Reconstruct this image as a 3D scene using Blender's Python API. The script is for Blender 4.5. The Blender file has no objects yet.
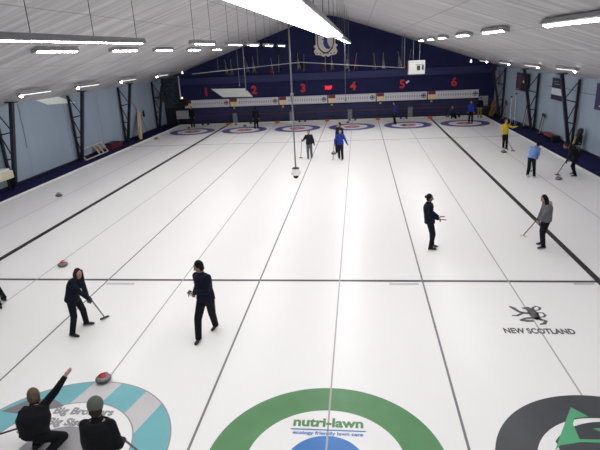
import bpy, bmesh, math, random
from mathutils import Vector, Matrix
random.seed(7)
V = Vector
scn = bpy.context.scene
COL = scn.collection
R = math.radians
# ------------------------------------------------------------------ camera
F = 510.86
CAM = V((2.698, -12.399, 5.8285))
yaw, pit, roll = -.1228, -.3280, -.0485
fw = V((math.sin(yaw)*math.cos(pit), math.cos(yaw)*math.cos(pit), math.sin(pit)))
rt0 = V((math.cos(yaw), -math.sin(yaw), 0)); up0 = rt0.cross(fw)
RT = rt0*math.cos(roll)+up0*math.sin(roll); UP = -rt0*math.sin(roll)+up0*math.cos(roll)
cd = bpy.data.cameras.new('camera'); cam = bpy.data.objects.new('camera', cd); COL.objects.link(cam)
m = Matrix((RT, UP, -fw)).transposed().to_4x4(); m.translation = CAM
cam.matrix_world = m
cd.sensor_width = 36; cd.lens = F/600*36; cd.clip_end = 300; cd.clip_start = .05
scn.camera = cam

def ray(u, v): return fw+RT*((u-300)/F)+UP*((225-v)/F)
def gp(u, v, z=0):      # surveyed point at height z
    d = ray(u, v); return CAM+d*((z-CAM.z)/d.z)
def at(u, v, Y):        # surveyed point on the plane y = Y
    d = ray(u, v); return CAM+d*((Y-CAM.y)/d.y)
def ax_(u, v, X):
    d = ray(u, v); return CAM+d*((X-CAM.x)/d.x)

# ------------------------------------------------------------------ materials
MATS = {}
def lin(c): return tuple((x/255/12.92 if x/255 <= .04045 else ((x/255+.055)/1.055)**2.4) for x in c)
def mat(name, rgb, rough=.6, metal=0, noise=.06, nscale=8., spec=.5, emit=0, bump=0, coat=0, stretch=None):
    if name in MATS: return MATS[name]
    mt = bpy.data.materials.new(name); mt.use_nodes = True; nt = mt.node_tree; N = nt.nodes; L = nt.links
    b = N['Principled BSDF']; c = lin(rgb)
    b.inputs['Roughness'].default_value = rough; b.inputs['Metallic'].default_value = metal
    b.inputs['Specular IOR Level'].default_value = spec
    if coat: b.inputs['Coat Weight'].default_value = coat
    tc = N.new('ShaderNodeTexCoord'); mp = N.new('ShaderNodeMapping'); L.new(tc.outputs['Object'], mp.inputs[0])
    if stretch: mp.inputs['Scale'].default_value = stretch
    nz = N.new('ShaderNodeTexNoise'); nz.inputs['Scale'].default_value = nscale; nz.inputs['Detail'].default_value = 3
    L.new(mp.outputs[0], nz.inputs[0])
    rp = N.new('ShaderNodeValToRGB'); L.new(nz.outputs[0], rp.inputs[0])
    rp.color_ramp.elements[0].position = .3; rp.color_ramp.elements[1].position = .7
    rp.color_ramp.elements[0].color = tuple(x*(1-noise) for x in c)+(1,)
    rp.color_ramp.elements[1].color = tuple(min(1, x*(1+noise)) for x in c)+(1,)
    L.new(rp.outputs[0], b.inputs['Base Color'])
    if bump:
        bp = N.new('ShaderNodeBump'); bp.inputs['Strength'].default_value = bump; bp.inputs['Distance'].default_value = .02
        L.new(nz.outputs[0], bp.inputs['Height']); L.new(bp.outputs[0], b.inputs['Normal'])
    if emit:
        b.inputs['Emission Color'].default_value = c+(1,); b.inputs['Emission Strength'].default_value = emit
    MATS[name] = mt; return mt

ICE_R = .3
M_ICE = mat('ice', (238, 237, 236), rough=ICE_R, noise=.012, nscale=.35, spec=.22, stretch=(1, .4, 1))
def paint(name, rgb, noise=.04): return mat('paint_'+name, rgb, rough=ICE_R+.03, noise=noise, nscale=1.5, spec=.22)
M_NAVY = mat('navy_wall', (34, 38, 76), rough=.75, noise=.12, nscale=1.2, spec=.2)
M_LEDGE = mat('navy_ledge', (46, 51, 94), rough=.6, noise=.08, spec=.3)
M_SIDE = mat('blue_grey_wall', (150, 165, 180), rough=.8, noise=.06, nscale=.6, spec=.2, stretch=(1, 1, .25))
M_CARPET = mat('navy_carpet', (32, 32, 72), rough=.95, noise=.2, nscale=40, spec=.1)
M_STEEL = mat('navy_steel', (20, 23, 42), rough=.45, noise=.1)
M_WHITE = mat('white_paint', (225, 225, 222), rough=.5)
M_BLACK = mat('black_rubber', (18, 18, 20), rough=.6)
M_GREYM = mat('grey_metal', (120, 122, 126), rough=.45, metal=.3)
M_RAIL = mat('rail_grey', (175, 175, 180), rough=.5)
M_DGREY = mat('dark_grey', (58, 60, 64), rough=.6)
M_HOUSE = mat('fixture_housing', (150, 150, 150), rough=.5)
M_TUBE = mat('tube_glow', (253, 250, 250), emit=150, noise=0)
M_TUBEL = mat('long_tube_glow', (253, 250, 250), emit=16, noise=0)
M_TUBEM = mat('long_thin_tube_glow', (253, 250, 250), emit=62, noise=0)
M_TUBE3 = mat('end_lamp_glow', (253, 250, 250), emit=75, noise=0)
M_TUBE2 = mat('tube_glow_outer', (253, 250, 250), emit=2.2, noise=0)
M_LAMP = mat('small_lamp_glow', (253, 250, 250), emit=2, noise=0)
M_REDGLOW = mat('red_led', (255, 30, 60), emit=2.2, noise=0)
M_RED = mat('red_paint', (205, 35, 40), rough=.5)
M_SKIN = mat('skin', (166, 128, 115), rough=.6, noise=.04, nscale=30)
M_SKIN2 = mat('skin_tan', (128, 96, 84), rough=.6, noise=.04, nscale=30)
M_EYE = mat('eye', (30, 22, 20), rough=.2)
M_LIP = mat('lips', (160, 80, 78), rough=.5)
M_WOOD = mat('pale_wood', (205, 180, 145), rough=.6, noise=.15, nscale=6, stretch=(8, 8, 1))
M_CARD = mat('brown_card', (140, 105, 75), rough=.8, noise=.15)
M_YEL = mat('pale_yellow', (225, 205, 110), rough=.6)
M_ORANGE = mat('orange_foam', (200, 95, 50), rough=.7)
M_GRAN = mat('granite', (120, 116, 116), rough=.25, noise=.35, nscale=60)
M_GRAND = mat('granite_band', (78, 74, 76), rough=.7, noise=.3, nscale=60)
def cloth(name, rgb, noise=.12): return mat('cloth_'+name, rgb, rough=.85, noise=noise, nscale=9, spec=.2, bump=.5)

# ------------------------------------------------------------------ builders
def link(name, bm, mt, parent=None, smooth=False, recalc=True):
    if recalc: bmesh.ops.recalc_face_normals(bm, faces=bm.faces)
    me = bpy.data.meshes.new(name); bm.to_mesh(me); bm.free()
    if smooth:
        for p in me.polygons: p.use_smooth = True
    me.materials.append(mt)
    o = bpy.data.objects.new(name, me); COL.objects.link(o)
    if parent:
        o.parent = parent
        # keep geometry in world placement
        o.matrix_parent_inverse = pw(parent).inverted()
    return o
def pw(o):
    mw = Matrix.Translation(o.location) @ o.rotation_euler.to_matrix().to_4x4()
    if o.parent: mw = pw(o.parent) @ o.matrix_parent_inverse @ mw
    return mw
def tag(o, label=None, cat=None, group=None, kind=None):
    if label: o['label'] = label
    if cat: o['category'] = cat
    if group: o['group'] = group
    if kind: o['kind'] = kind
    return o
def thing(name, label, cat, loc=(0, 0, 0), group=None):
    o = bpy.data.objects.new(name, None); COL.objects.link(o); o.location = loc; o.empty_display_size = .1
    return tag(o, label, cat, group)
def copy_tree(o, parent=None):
    c = o.copy(); COL.objects.link(c)
    if parent: c.parent = parent
    for ch in [x for x in bpy.data.objects if x.parent == o]: copy_tree(ch, c)
    return c
def box(bm, a, b):
    a, b = V(a), V(b)
    c = (a+b)/2; s = b-a
    r = bmesh.ops.create_cube(bm, size=1)
    for v in r['verts']: v.co = V((v.co.x*s.x, v.co.y*s.y, v.co.z*s.z))+c
    return r['verts']
def B(*boxes):
    bm = bmesh.new()
    for a, b in boxes: box(bm, a, b)
    return bm
def bevelbox(a, b, r=.02, seg=2):
    bm = B((a, b)); bmesh.ops.bevel(bm, geom=bm.edges[:], offset=r, segments=seg, affect='EDGES', profile=.7); return bm
def bar(bm, p, q, w, d=None, side=None):
    d = d or w; p, q = V(p), V(q); z = (q-p).normalized()
    s = V(side) if side else (V((0, 0, 1)) if abs(z.z) < .9 else V((0, 1, 0)))
    x = z.cross(s).normalized(); y = z.cross(x)
    vs = [bm.verts.new(e+x*i*w/2+y*j*d/2) for e in (p, q) for i, j in ((-1, -1), (1, -1), (1, 1), (-1, 1))]
    for f in ((0, 1, 2, 3), (7, 6, 5, 4), (0, 4, 5, 1), (1, 5, 6, 2), (2, 6, 7, 3), (3, 7, 4, 0)): bm.faces.new([vs[i] for i in f])
def loft(bm, rings, seg=16, cap=True):
    rr = []
    for c, x, y, rx, ry in rings:
        rr.append([bm.verts.new(c+x*rx*math.cos(2*math.pi*k/seg)+y*ry*math.sin(2*math.pi*k/seg)) for k in range(seg)])
    for a, b in zip(rr, rr[1:]):
        for k in range(seg): bm.faces.new((a[k], a[(k+1) % seg], b[(k+1) % seg], b[k]))
    if cap: bm.faces.new(rr[0][::-1]); bm.faces.new(rr[-1])
def frame(z, hint=None):
    z = z.normalized(); h = V(hint) if hint is not None else (V((1, 0, 0)) if abs(z.x) < .9 else V((0, 1, 0)))
    x = (h-z*h.dot(z)).normalized(); return x, z.cross(x)
def rcone(bm, p, q, r0, r1, flat0=False, flat1=False, k=1., hint=None, seg=12):
    p, q = V(p), V(q); z = (q-p); L_ = z.length
    if L_ < 1e-6: z = V((0, 0, 1)); L_ = 1e-4
    z = z.normalized(); x, y = frame(z, hint); rings = []
    if not flat0:
        for a in (80, 55, 30): rings.append((p-z*r0*math.sin(R(a)), x, y, r0*math.cos(R(a)), k*r0*math.cos(R(a))))
    rings.append((p, x, y, r0, r0*k)); rings.append((q, x, y, r1, r1*k))
    if not flat1:
        for a in (30, 55, 80): rings.append((q+z*r1*math.sin(R(a)), x, y, r1*math.cos(R(a)), k*r1*math.cos(R(a))))
    loft(bm, rings, seg)
def cyl(bm, p, q, r, seg=12): rcone(bm, p, q, r, r, True, True, seg=seg)
def ell(bm, c, x, y, z, rx, ry, rz, seg=16):
    n = 10; rings = []
    for i in range(n+1):
        a = -90+8+(164)*i/n
        rings.append((c+z*rz*math.sin(R(a)), x, y, rx*math.cos(R(a)), ry*math.cos(R(a))))
    loft(bm, rings, seg)
def lathe(bm, c, prof, seg=28):
    X_, Y_ = V((1, 0, 0)), V((0, 1, 0))
    loft(bm, [(V(c)+V((0, 0, z)), X_, Y_, max(r, .001), max(r, .001)) for r, z in prof], seg)
def poly(bm, pts, z=0, th=.0):
    vs = [bm.verts.new((x, y, z)) for x, y in pts]
    if len(vs) > 2:
        f = bm.faces.new(vs)
        if f.normal.z < 0: f.normal_flip()
    return f
def ring_bm(cx, cy, r0, r1, z, seg=96):
    bm = bmesh.new(); A = []; Bv = []
    for k in range(seg):
        a = 2*math.pi*k/seg; c, s = math.cos(a), math.sin(a)
        Bv.append(bm.verts.new((cx+r1*c, cy+r1*s, z)))
        if r0 > 0: A.append(bm.verts.new((cx+r0*c, cy+r0*s, z)))
    if r0 > 0:
        for k in range(seg): bm.faces.new((A[k], Bv[k], Bv[(k+1) % seg], A[(k+1) % seg]))
    else: bm.faces.new(Bv)
    return bm
def text_bm(s, size, M, extrude=0., bold=0., sx=1.):
    cu = bpy.data.curves.new('txt', 'FONT'); cu.body = s; cu.size = size; cu.extrude = extrude; cu.offset = bold
    cu.align_x = 'CENTER'; cu.align_y = 'CENTER'; cu.resolution_u = 3
    o = bpy.data.objects.new('txt', cu); COL.objects.link(o)
    dg = bpy.context.evaluated_depsgraph_get(); me = bpy.data.meshes.new_from_object(o.evaluated_get(dg))
    bm = bmesh.new(); bm.from_mesh(me); bpy.data.objects.remove(o); bpy.data.curves.remove(cu); bpy.data.meshes.remove(me)
    bmesh.ops.transform(bm, matrix=M @ Matrix.Diagonal((sx, 1, 1, 1)), verts=bm.verts)
    return bm
def fuse(bm, voxel, smooth=3, name='m'):
    bmesh.ops.recalc_face_normals(bm, faces=bm.faces)
    me = bpy.data.meshes.new(name); bm.to_mesh(me); bm.free()
    o = bpy.data.objects.new(name, me); COL.objects.link(o)
    md = o.modifiers.new('r', 'REMESH'); md.mode = 'VOXEL'; md.voxel_size = voxel; md.use_smooth_shade = True
    if smooth:
        s = o.modifiers.new('s', 'SMOOTH'); s.iterations = smooth; s.factor = .5
    dg = bpy.context.evaluated_depsgraph_get(); m2 = bpy.data.meshes.new_from_object(o.evaluated_get(dg))
    bpy.data.objects.remove(o); bpy.data.meshes.remove(me)
    out = bmesh.new(); out.from_mesh(m2); bpy.data.meshes.remove(m2); return out

# ------------------------------------------------------------------ setting
W = 4.3147
YN, YF = -13.4, 33.2          # near and far ends of the hall
XL, XR = -14.65, 14.65
def struct(name, bm, mt, parent=None, smooth=False):
    o = link(name, bm, mt, parent, smooth)
    if not parent: o['kind'] = 'structure'
    return o
floor = struct('floor', B(((XL-.3, YN, -.35), (XR+.3, YF+1.5, -.06))), mat('concrete', (90, 90, 92), rough=.9))
link('carpet', B(((XL, YN, -.06), (-13.27, YF, .0)), ((13.08, YN, -.06), (XR, YF, .0)), ((-13.27, 32.62, -.06), (13.08, YF, .0))), M_CARPET, floor)
ice = link('ice_surface', B(((-13.2, YN, -.06), (13.02, 32.55, 0))), M_ICE, floor)
link('ice_kerb', B(((-13.27, YN, -.06), (-13.2, 32.62, .05)), ((13.02, YN, -.06), (13.08, 32.62, .05)), ((-13.2, 32.55, -.06), (13.02, 32.62, .05))), M_WHITE, floor)

H0, H1 = 3.95, 8.7            # eaves and ridge
SL = (H1-H0)/XR
def wx(y): return XR-max(0, y-24)*.07
SR = .335
def zc(x): return min(H1-(SL if x < 0 else SR)*abs(x), 8.45)
# ceiling: thin roof liner with pitch
bm = bmesh.new(); xs = [XL-.3, -1.0, -.35, .35, 1.0, XR+.3]; zs = [H1-SL*(XR+.3), H1-SL*1.0, 8.5, 8.5, H1-SR*1.0, H1-SR*(XR+.3)]
lo = [[bm.verts.new((x, y, z)) for x, z in zip(xs, zs)] for y in (YN, YF+.3)]
hi = [[bm.verts.new((x, y, z+.15)) for x, z in zip(xs, zs)] for y in (YN, YF+.3)]
for k in range(5):
    bm.faces.new((lo[0][k], lo[0][k+1], lo[1][k+1], lo[1][k])); bm.faces.new((hi[0][k], hi[0][k+1], hi[1][k+1], hi[1][k]))
    for i in (0, 1): bm.faces.new((lo[i][k], lo[i][k+1], hi[i][k+1], hi[i][k]))
for k in (0, 5): bm.faces.new((lo[0][k], lo[1][k], hi[1][k], hi[0][k]))
mc = bpy.data.materials.new('ribbed_liner'); mc.use_nodes = True; nt = mc.node_tree; N = nt.nodes; L = nt.links
b = N['Principled BSDF']; b.inputs['Roughness'].default_value = .55; b.inputs['Specular IOR Level'].default_value = .3
tc = N.new('ShaderNodeTexCoord'); mp = N.new('ShaderNodeMapping'); mp.inputs['Scale'].default_value = (.12, 1.6, .12)
L.new(tc.outputs['Object'], mp.inputs[0]); nz = N.new('ShaderNodeTexNoise'); nz.inputs['Scale'].default_value = 2.2; nz.inputs['Detail'].default_value = 4
L.new(mp.outputs[0], nz.inputs[0]); rp = N.new('ShaderNodeValToRGB'); L.new(nz.outputs[0], rp.inputs[0])
rp.color_ramp.elements[0].position = .35; rp.color_ramp.elements[1].position = .68
rp.color_ramp.elements[0].color = lin((168, 166, 168))+(1,); rp.color_ramp.elements[1].color = lin((206, 204, 205))+(1,)
sx = N.new('ShaderNodeSeparateXYZ'); L.new(tc.outputs['Object'], sx.inputs[0])
def mth(op, a, bb=None):
    n = N.new('ShaderNodeMath'); n.operation = op
    for i, q in enumerate((a, bb)):
        if q is None: continue
        if isinstance(q, (int, float)): n.inputs[i].default_value = q
        else: L.new(q, n.inputs[i])
    return n.outputs[0]
seam = mth('LESS_THAN', mth('FRACT', mth('DIVIDE', mth('ADD', sx.outputs[0], 30.2), 2.1)), .022)
mx = N.new('ShaderNodeMix'); mx.data_type = 'RGBA'; L.new(mth('MULTIPLY', seam, .55), mx.inputs[0])
L.new(rp.outputs[0], mx.inputs[6]); mx.inputs[7].default_value = lin((120, 118, 118))+(1,)
L.new(mx.outputs[2], b.inputs['Base Color'])
wv = N.new('ShaderNodeMath'); wv.operation = 'PINGPONG'; L.new(sx.outputs[1], wv.inputs[0]); wv.inputs[1].default_value = .15
bp = N.new('ShaderNodeBump'); bp.inputs['Strength'].default_value = .25; bp.inputs['Distance'].default_value = .1; L.new(wv.outputs[0], bp.inputs['Height']); L.new(bp.outputs[0], b.inputs['Normal'])
struct('ceiling', bm, mc)
# gable (far) wall, full height, and the side walls
bm = bmesh.new()
pts = [(XL-.3, -.1), (XR+.3, -.1), (XR+.3, H1-SR*(XR+.3)), (1.0, H1-SR), (.35, 8.5), (-.35, 8.5), (-1.0, H1-SL), (XL-.3, H1-SL*(XR+.3))]
f0 = [bm.verts.new((x, YF, z)) for x, z in pts]; f1 = [bm.verts.new((x, YF+.3, z)) for x, z in pts]
bm.faces.new(f0); bm.faces.new(f1[::-1])
for k in range(8): bm.faces.new((f0[k], f0[(k+1) % 8], f1[(k+1) % 8], f1[k]))
wf = struct('wall_far', bm, M_NAVY)
wl = struct('wall_left', B(((XL-.3, YN, -.06), (XL, YF, H0+.02))), M_SIDE)
bm = bmesh.new(); fp = [(XR, YN), (XR+.4, YN), (XR+.4, YF), (wx(YF), YF), (wx(24), 24)]
lo_ = [bm.verts.new((x, y, -.06)) for x, y in fp]; hi_ = [bm.verts.new((x, y, 3.88)) for x, y in fp]
bm.faces.new(lo_[::-1]); bm.faces.new(hi_)
for k in range(5): bm.faces.new((lo_[k], lo_[(k+1) % 5], hi_[(k+1) % 5], hi_[k]))
wr = struct('wall_right', bm, M_SIDE)
# faint panel joints on the side walls
M_JOINT = mat('wall_joint', (125, 138, 152), rough=.8)
for w_, X0 in ((wl, XL), (wr, XR)):
    s = 1 if X0 < 0 else -1
    bm = bmesh.new()
    for k in range(12):
        yk = YN+1.5+k*4.1; xk = X0 if s > 0 else wx(yk); box(bm, (xk-.004, yk, 0), (xk+s*.006, yk+.015, H0-.05))
    link('panel_joint', bm, M_JOINT, w_)
struct('baseboard_left', B(((XL, YN, 0), (XL+.04, YF, .14))), M_STEEL)
bm = bmesh.new(); bar(bm, (XR-.02, YN, .07), (XR-.02, 24, .07), .14, .04, (1, 0, 0)); bar(bm, (XR-.02, 24, .07), (wx(YF)-.02, YF, .07), .14, .04, (1, 0, 0)); struct('baseboard_right', bm, M_STEEL)
# ledge beam on the far wall, lower navy boarding and its rails
struct('trim_1', B(((-13.0, YF-.22, 3.42), (XR, YF, 4.0))), M_LEDGE)
struct('trim_2', B(((-12.9, YF-.06, .1), (XR, YF, 1.3))), mat('navy_board', (29, 33, 74), rough=.6, noise=.2, nscale=2, stretch=(1, 1, .3)))
struct('trim_3', B(((-12.9, YF-.1, .70), (XR-.2, YF-.06, .745))), mat('dull_red_rail', (98, 40, 60)))
struct('trim_4', B(((-12.9, YF-.12, 0), (XR, YF-.06, .12))), M_STEEL)

# ---- markings frozen into the ice (children of the ice)
def mark(name, bm, mt, label=None):
    o = link(name, bm, mt, ice, recalc=False)
    if label: o['label'] = label
    return o
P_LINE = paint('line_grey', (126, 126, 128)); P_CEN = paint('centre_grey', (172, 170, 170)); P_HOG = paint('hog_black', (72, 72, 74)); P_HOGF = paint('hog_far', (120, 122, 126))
def strip(x0, y0, x1, y1, z): 
    bm = bmesh.new(); poly(bm, [(x0, y0), (x1, y0), (x1, y1), (x0, y1)], z); return bm
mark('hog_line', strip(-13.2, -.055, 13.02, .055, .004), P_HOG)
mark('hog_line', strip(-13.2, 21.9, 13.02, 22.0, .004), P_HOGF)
mark('back_line', strip(-13.2, 30.17, 13.02, 30.19, .004), P_CEN)
mark('tee_line', strip(-13.2, 28.34, 13.02, 28.36, .004), P_CEN)
for k in (-1, 0, 1): mark('sheet_line', strip(k*W-.022, YN, k*W+.022, 32.5, .0042), P_LINE)
for k in range(6):
    x = (-2.5+k)*W; mark('centre_line', strip(x-.016, -4.58 if k in (2, 4) else YN, x+.016, 32.2, .0044), P_CEN)
P_PURP = paint('purple_blue', (62, 52, 130)); P_REDI = paint('red', (178, 70, 92)); P_WHT = paint('white', (236, 236, 234))
P_BLKT = paint('logo_dark', (70, 66, 84))
for k in range(6):
    x = (-2.5+k)*W; y = 28.35
    mark('outer_ring', ring_bm(x, y, 1.22, 1.83, .002), P_PURP, 'purple blue ring of the far house')
    mark('inner_ring', ring_bm(x, y, .15, .63, .002), P_REDI, 'red ring of the far house')
    mark('house_logo', text_bm('CURLING', .3, Matrix.Translation((x, y+.3, .0032)), sx=1.1, bold=.01), P_BLKT) if False else None
# near houses: green and blue
P_GREEN = paint('green', (94, 140, 98), .08); P_BLUE = paint('blue', (72, 124, 188), .1)
x4 = .5*W; yt = -6.4
mark('outer_ring', ring_bm(x4, yt, 1.22, 1.83, .002), P_GREEN, 'green outer ring of the near house')
mark('inner_ring', ring_bm(x4, yt, 0, .61, .002), P_BLUE, 'blue inner disc of the near house')
Tz = lambda x, y, z=.005, a=0: Matrix.Translation((x, y, z)) @ Matrix.Rotation(a, 4, 'Z')
mark('house_lettering', text_bm('nutri-lawn', .29, Tz(2.155, -5.495), bold=.011, sx=.97), P_GREEN, 'green lettering nutri-lawn')
mark('underline', strip(1.55, -5.675, 2.77, -5.648, .005), P_BLUE)
mark('small_lettering', text_bm('ecology friendly lawn care', .105, Tz(2.16, -5.74), sx=1.02, bold=.003), P_BLUE, 'small blue lettering under the line')
# near houses: teal and grey stripes
x3 = -.5*W
P_TEAL = paint('teal', (112, 176, 184), .04); P_SGREY = paint('stripe_grey', (198, 196, 197), .03); P_MGREY = paint('mid_grey', (150, 149, 152)); P_DG2 = paint('wedge_grey', (118, 118, 122))
def stripe_ring(cx, cy, r0, r1, z):
    bm = ring_bm(cx, cy, r0, r1, z, 160); n = V((-math.sin(R(76)), math.cos(R(76)), 0)); c = V((cx, cy, z)); cuts = [.64, .10, -.50, -.98]
    for q in cuts: bmesh.ops.bisect_plane(bm, geom=bm.verts[:]+bm.edges[:]+bm.faces[:], plane_co=c+n*q, plane_no=n, dist=1e-5)
    out = {}
    for key in 'tg':
        b2 = bm.copy(); kill = []
        for f in b2.faces:
            o = (f.calc_center_median()-c).dot(n); g = .10 < o < .64 or -.98 < o < -.50
            if g != (key == 'g'): kill.append(f)
        bmesh.ops.delete(b2, geom=kill, context='FACES'); out[key] = b2
    bm.free(); return out
sr = stripe_ring(x3, yt, 1.22, 1.83, .002)
mark('outer_ring', sr['t'], P_TEAL, 'teal bands of the near house ring'); mark('ring_band', sr['g'], P_SGREY, 'pale grey bands of the near house ring')
mark('ring_edge', ring_bm(x3, yt, 1.815, 1.84, .0031), P_MGREY); mark('ring_edge', ring_bm(x3, yt, 1.21, 1.235, .0031), P_MGREY)
mark('inner_ring', ring_bm(x3, yt, 0, .6, .002), P_MGREY, 'grey inner disc of the near house')
bm = bmesh.new(); poly(bm, [(-3.67, -5.50), (-3.40, -5.20), (-2.95, -5.08), (-2.60, -5.29), (-2.66, -5.36), (-2.95, -5.42), (-3.3, -5.55)], .0033); mark('ring_wedge', bm, P_DG2, 'dark grey wedge across the ring')
bm = bmesh.new(); poly(bm, [(-3.2, -5.02), (-2.9, -4.74), (-2.45, -5.2), (-2.62, -5.26)], .0034); 
bm.free()
mark('house_lettering', text_bm('Big Brothers', .24, Tz(-2.15, -5.43, .005, .0), bold=.011, sx=.9), P_MGREY, 'grey lettering Big Br')
mark('house_lettering', text_bm('Big Sisters', .24, Tz(-2.21, -5.71, .005, .0), bold=.011, sx=.9), P_MGREY, 'grey lettering second line')
# near house: black ring and green peaks
x5 = 1.5*W
P_BLK = paint('ring_black', (72, 74, 78), .12); P_GRN2 = paint('peak_green', (88, 168, 124), .06)
mark('outer_ring', ring_bm(x5, yt, 1.25, 1.83, .002), P_BLK, 'black outer ring of the near house')
def disc_part(cx, cy, r, x0, z):    # right-hand part of a disc, for x > x0
    bm = bmesh.new(); pts = [(cx+r*math.cos(a), cy+r*math.sin(a)) for a in [math.pi*2*k/90 for k in range(90)]]
    pts = [p for p in pts if p[0] > x0]; pts.sort(key=lambda p: math.atan2(p[1]-cy, p[0]-cx-0.3)); poly(bm, pts, z); return bm
mark('inner_ring', disc_part(x5+.12, yt, 1.17, 5.62, .002), P_BLK, 'black inner disc of the near house')
bm = bmesh.new(); poly(bm, [(6.17, -4.90), (6.36, -5.12), (6.13, -5.17), (6.05, -5.31), (6.02, -5.65), (6.32, -5.64), (7.2, -5.64), (7.2, -5.70), (6.02, -5.71), (5.68, -5.80), (5.56, -5.93), (5.75, -5.6), (5.93, -5.3)], .0036)
mark('peak', bm, P_GRN2, 'green peaks on the black ring')
bm = bmesh.new(); poly(bm, [(6.31, -5.40), (6.75, -5.35), (6.9, -5.62), (6.6, -5.64)], .0038); mark('peak', bm, P_GRN2)
# sheet five lettering and rampant lion
P_LION = paint('lion_grey', (96, 95, 98))
mark('ice_lettering', text_bm('NEW SCOTLAND', .29, Tz(6.44, -2.465, .005), bold=.012, sx=.63), P_LION, 'dark grey lettering NEW SCOTLAND')
lb = bmesh.new(); LZ = .005
def blob(pts, w):   # tapered stroke lying on the ice
    pts = [V((x, y, LZ)) for x, y in pts]; Lf = []; Rt = []
    for i, p in enumerate(pts):
        d = (pts[min(i+1, len(pts)-1)]-pts[max(i-1, 0)]).normalized(); n = V((-d.y, d.x, 0))
        ww = w[i] if isinstance(w, (list, tuple)) else w
        Lf.append(lb.verts.new(p+n*ww/2)); Rt.append(lb.verts.new(p-n*ww/2))
    for i in range(len(pts)-1): lb.faces.new((Rt[i], Rt[i+1], Lf[i+1], Lf[i]))
lg = lambda s: [tuple(gp(500+x/7.5, 300+y/7.5)[:2]) for x, y in s]
blob(lg([(70, 48), (100, 62), (140, 88), (180, 100)]), [.05, .10, .08, .12])      # raised paw
blob(lg([(165, 62), (200, 62), (235, 80), (260, 115), (290, 150)]), [.05, .16, .2, .2, .1])
blob(lg([(90, 118), (130, 118), (170, 100), (230, 100)]), [.05, .06, .07, .1])
blob(lg([(150, 152), (190, 140), (240, 135), (280, 140)]), [.04, .07, .08, .1])
blob(lg([(150, 152), (200, 158), (250, 158)]), [.06, .1, .08])
blob(lg([(270, 130), (310, 150), (345, 158), (335, 178), (300, 185)]), [.12, .09, .08, .08, .05])
blob(lg([(250, 80), (245, 60), (270, 48), (300, 58), (295, 75), (270, 80)]), [.05, .05, .05, .07, .05, .03])
blob(lg([(275, 118), (285, 95), (320, 98), (340, 115), (330, 128), (295, 130)]), [.05, .05, .05, .06, .05, .04])
bmesh.ops.recalc_face_normals(lb, faces=lb.faces)
for f in lb.faces:
    if f.normal.z < 0: f.normal_flip()
mark('lion_emblem', lb, P_LION, 'dark grey lion emblem')
P_FAINT = paint('faint_ad', (196, 195, 200))
for xa, xb, ya in ((-4.25, -3.45, -.26), (3.45, 4.2, -.20), (8.0, 8.5, -.14)):
    mark('hog_lettering', text_bm('SPONSOR'[:0] or '////////', .2, Tz((xa+xb)/2, ya, .005), bold=.02, sx=(xb-xa)/.62*.62/ .75), P_FAINT, 'faint grey lettering by the hog line') if False else mark('hog_lettering', strip(xa, ya-.05, xb, ya+.06, .005), P_FAINT, 'faint grey patch by the hog line')

# thick black dividers
for s, nm in ((-1, 'between the first and second sheets'), (1, 'between the fifth and sixth sheets')):
    x = s*2*W+(.0 if s < 0 else .02)
    o = link('ice_divider', B(((x-.06, -12.0, .004), (x+.06, 32.45, .05))), M_BLACK); tag(o, 'long low black foam divider '+nm, 'divider', 'black dividers on the ice')
# orange block at the far end of each line
for k in range(-2, 3):
    t = thing('divider_end_block', 'small orange wedge at the far end of the line, '+['left', 'second from left', 'middle', 'second from right', 'right'][k+2]+' one of five', 'marker', (k*W, 31.9, 0), 'orange blocks at the line ends')
    bm = B(((k*W-.16, 31.5, .056), (k*W+.16, 32.3, .13))); link('block', bm, M_ORANGE, t)
    link('base_plate', B(((k*W-.2, 31.75, .052), (k*W+.2, 32.35, .056))), mat('dull_red', (150, 50, 50)), t)

# ------------------------------------------------------------------ columns
PLACE = ['nearest', 'second nearest', 'third', 'farthest', 'fifth']
def truss(side, Y, label):
    Xw = XL if side < 0 else wx(Y); s = -side
    t = thing('truss_column', label, 'column', (Xw+s*.25, Y, 0), 'tapered steel truss columns')
    ft = V((Xw+s*.28, Y, .0)); it = V((Xw+s*1.08, Y, zc(Xw+s*1.08)-.16)); wb = V((Xw+s*.13, Y, 0)); wt = V((Xw+s*.13, Y, zc(Xw+.13)-.05))
    bm = bmesh.new(); bar(bm, wb, wt, .12, .12); link('wall_post', bm, M_STEEL, t)
    bm = bmesh.new(); bar(bm, ft, it, .16, .2); link('inclined_post', bm, M_STEEL, t)
    link('cap_plate', B(((it.x-.24, Y-.14, it.z), (it.x+.24, Y+.14, it.z+.05))), M_STEEL, t)
    link('foot_plate', B(((Xw+s*.22-.2, Y-.16, 0), (Xw+s*.22+.2, Y+.16, .03))), M_STEEL, t)
    P = lambda f: ft.lerp(it, f); Q = lambda f: wb.lerp(wt, f)
    for a in (.36, .67):
        bm = bmesh.new(); bar(bm, P(a), Q(a), .06); link('cross_bar', bm, M_STEEL, t)
    for a, c in ((.12, .36), (.36, .67), (.67, .98)):
        bm = bmesh.new(); bar(bm, P(a), Q(c), .045); link('diagonal_brace', bm, M_STEEL, t)
for i, Y in enumerate((10.65, 17.25, 24.0, 30.4)): truss(-1, Y, 'dark navy steel truss column on the left wall, %s of the four seen there' % PLACE[i])
for i, Y in enumerate((17.55, 24.1, 30.6)): truss(1, Y, 'dark navy steel truss column on the right wall, %s of the three seen there' % ['nearest', 'middle', 'farthest'][i])

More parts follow.
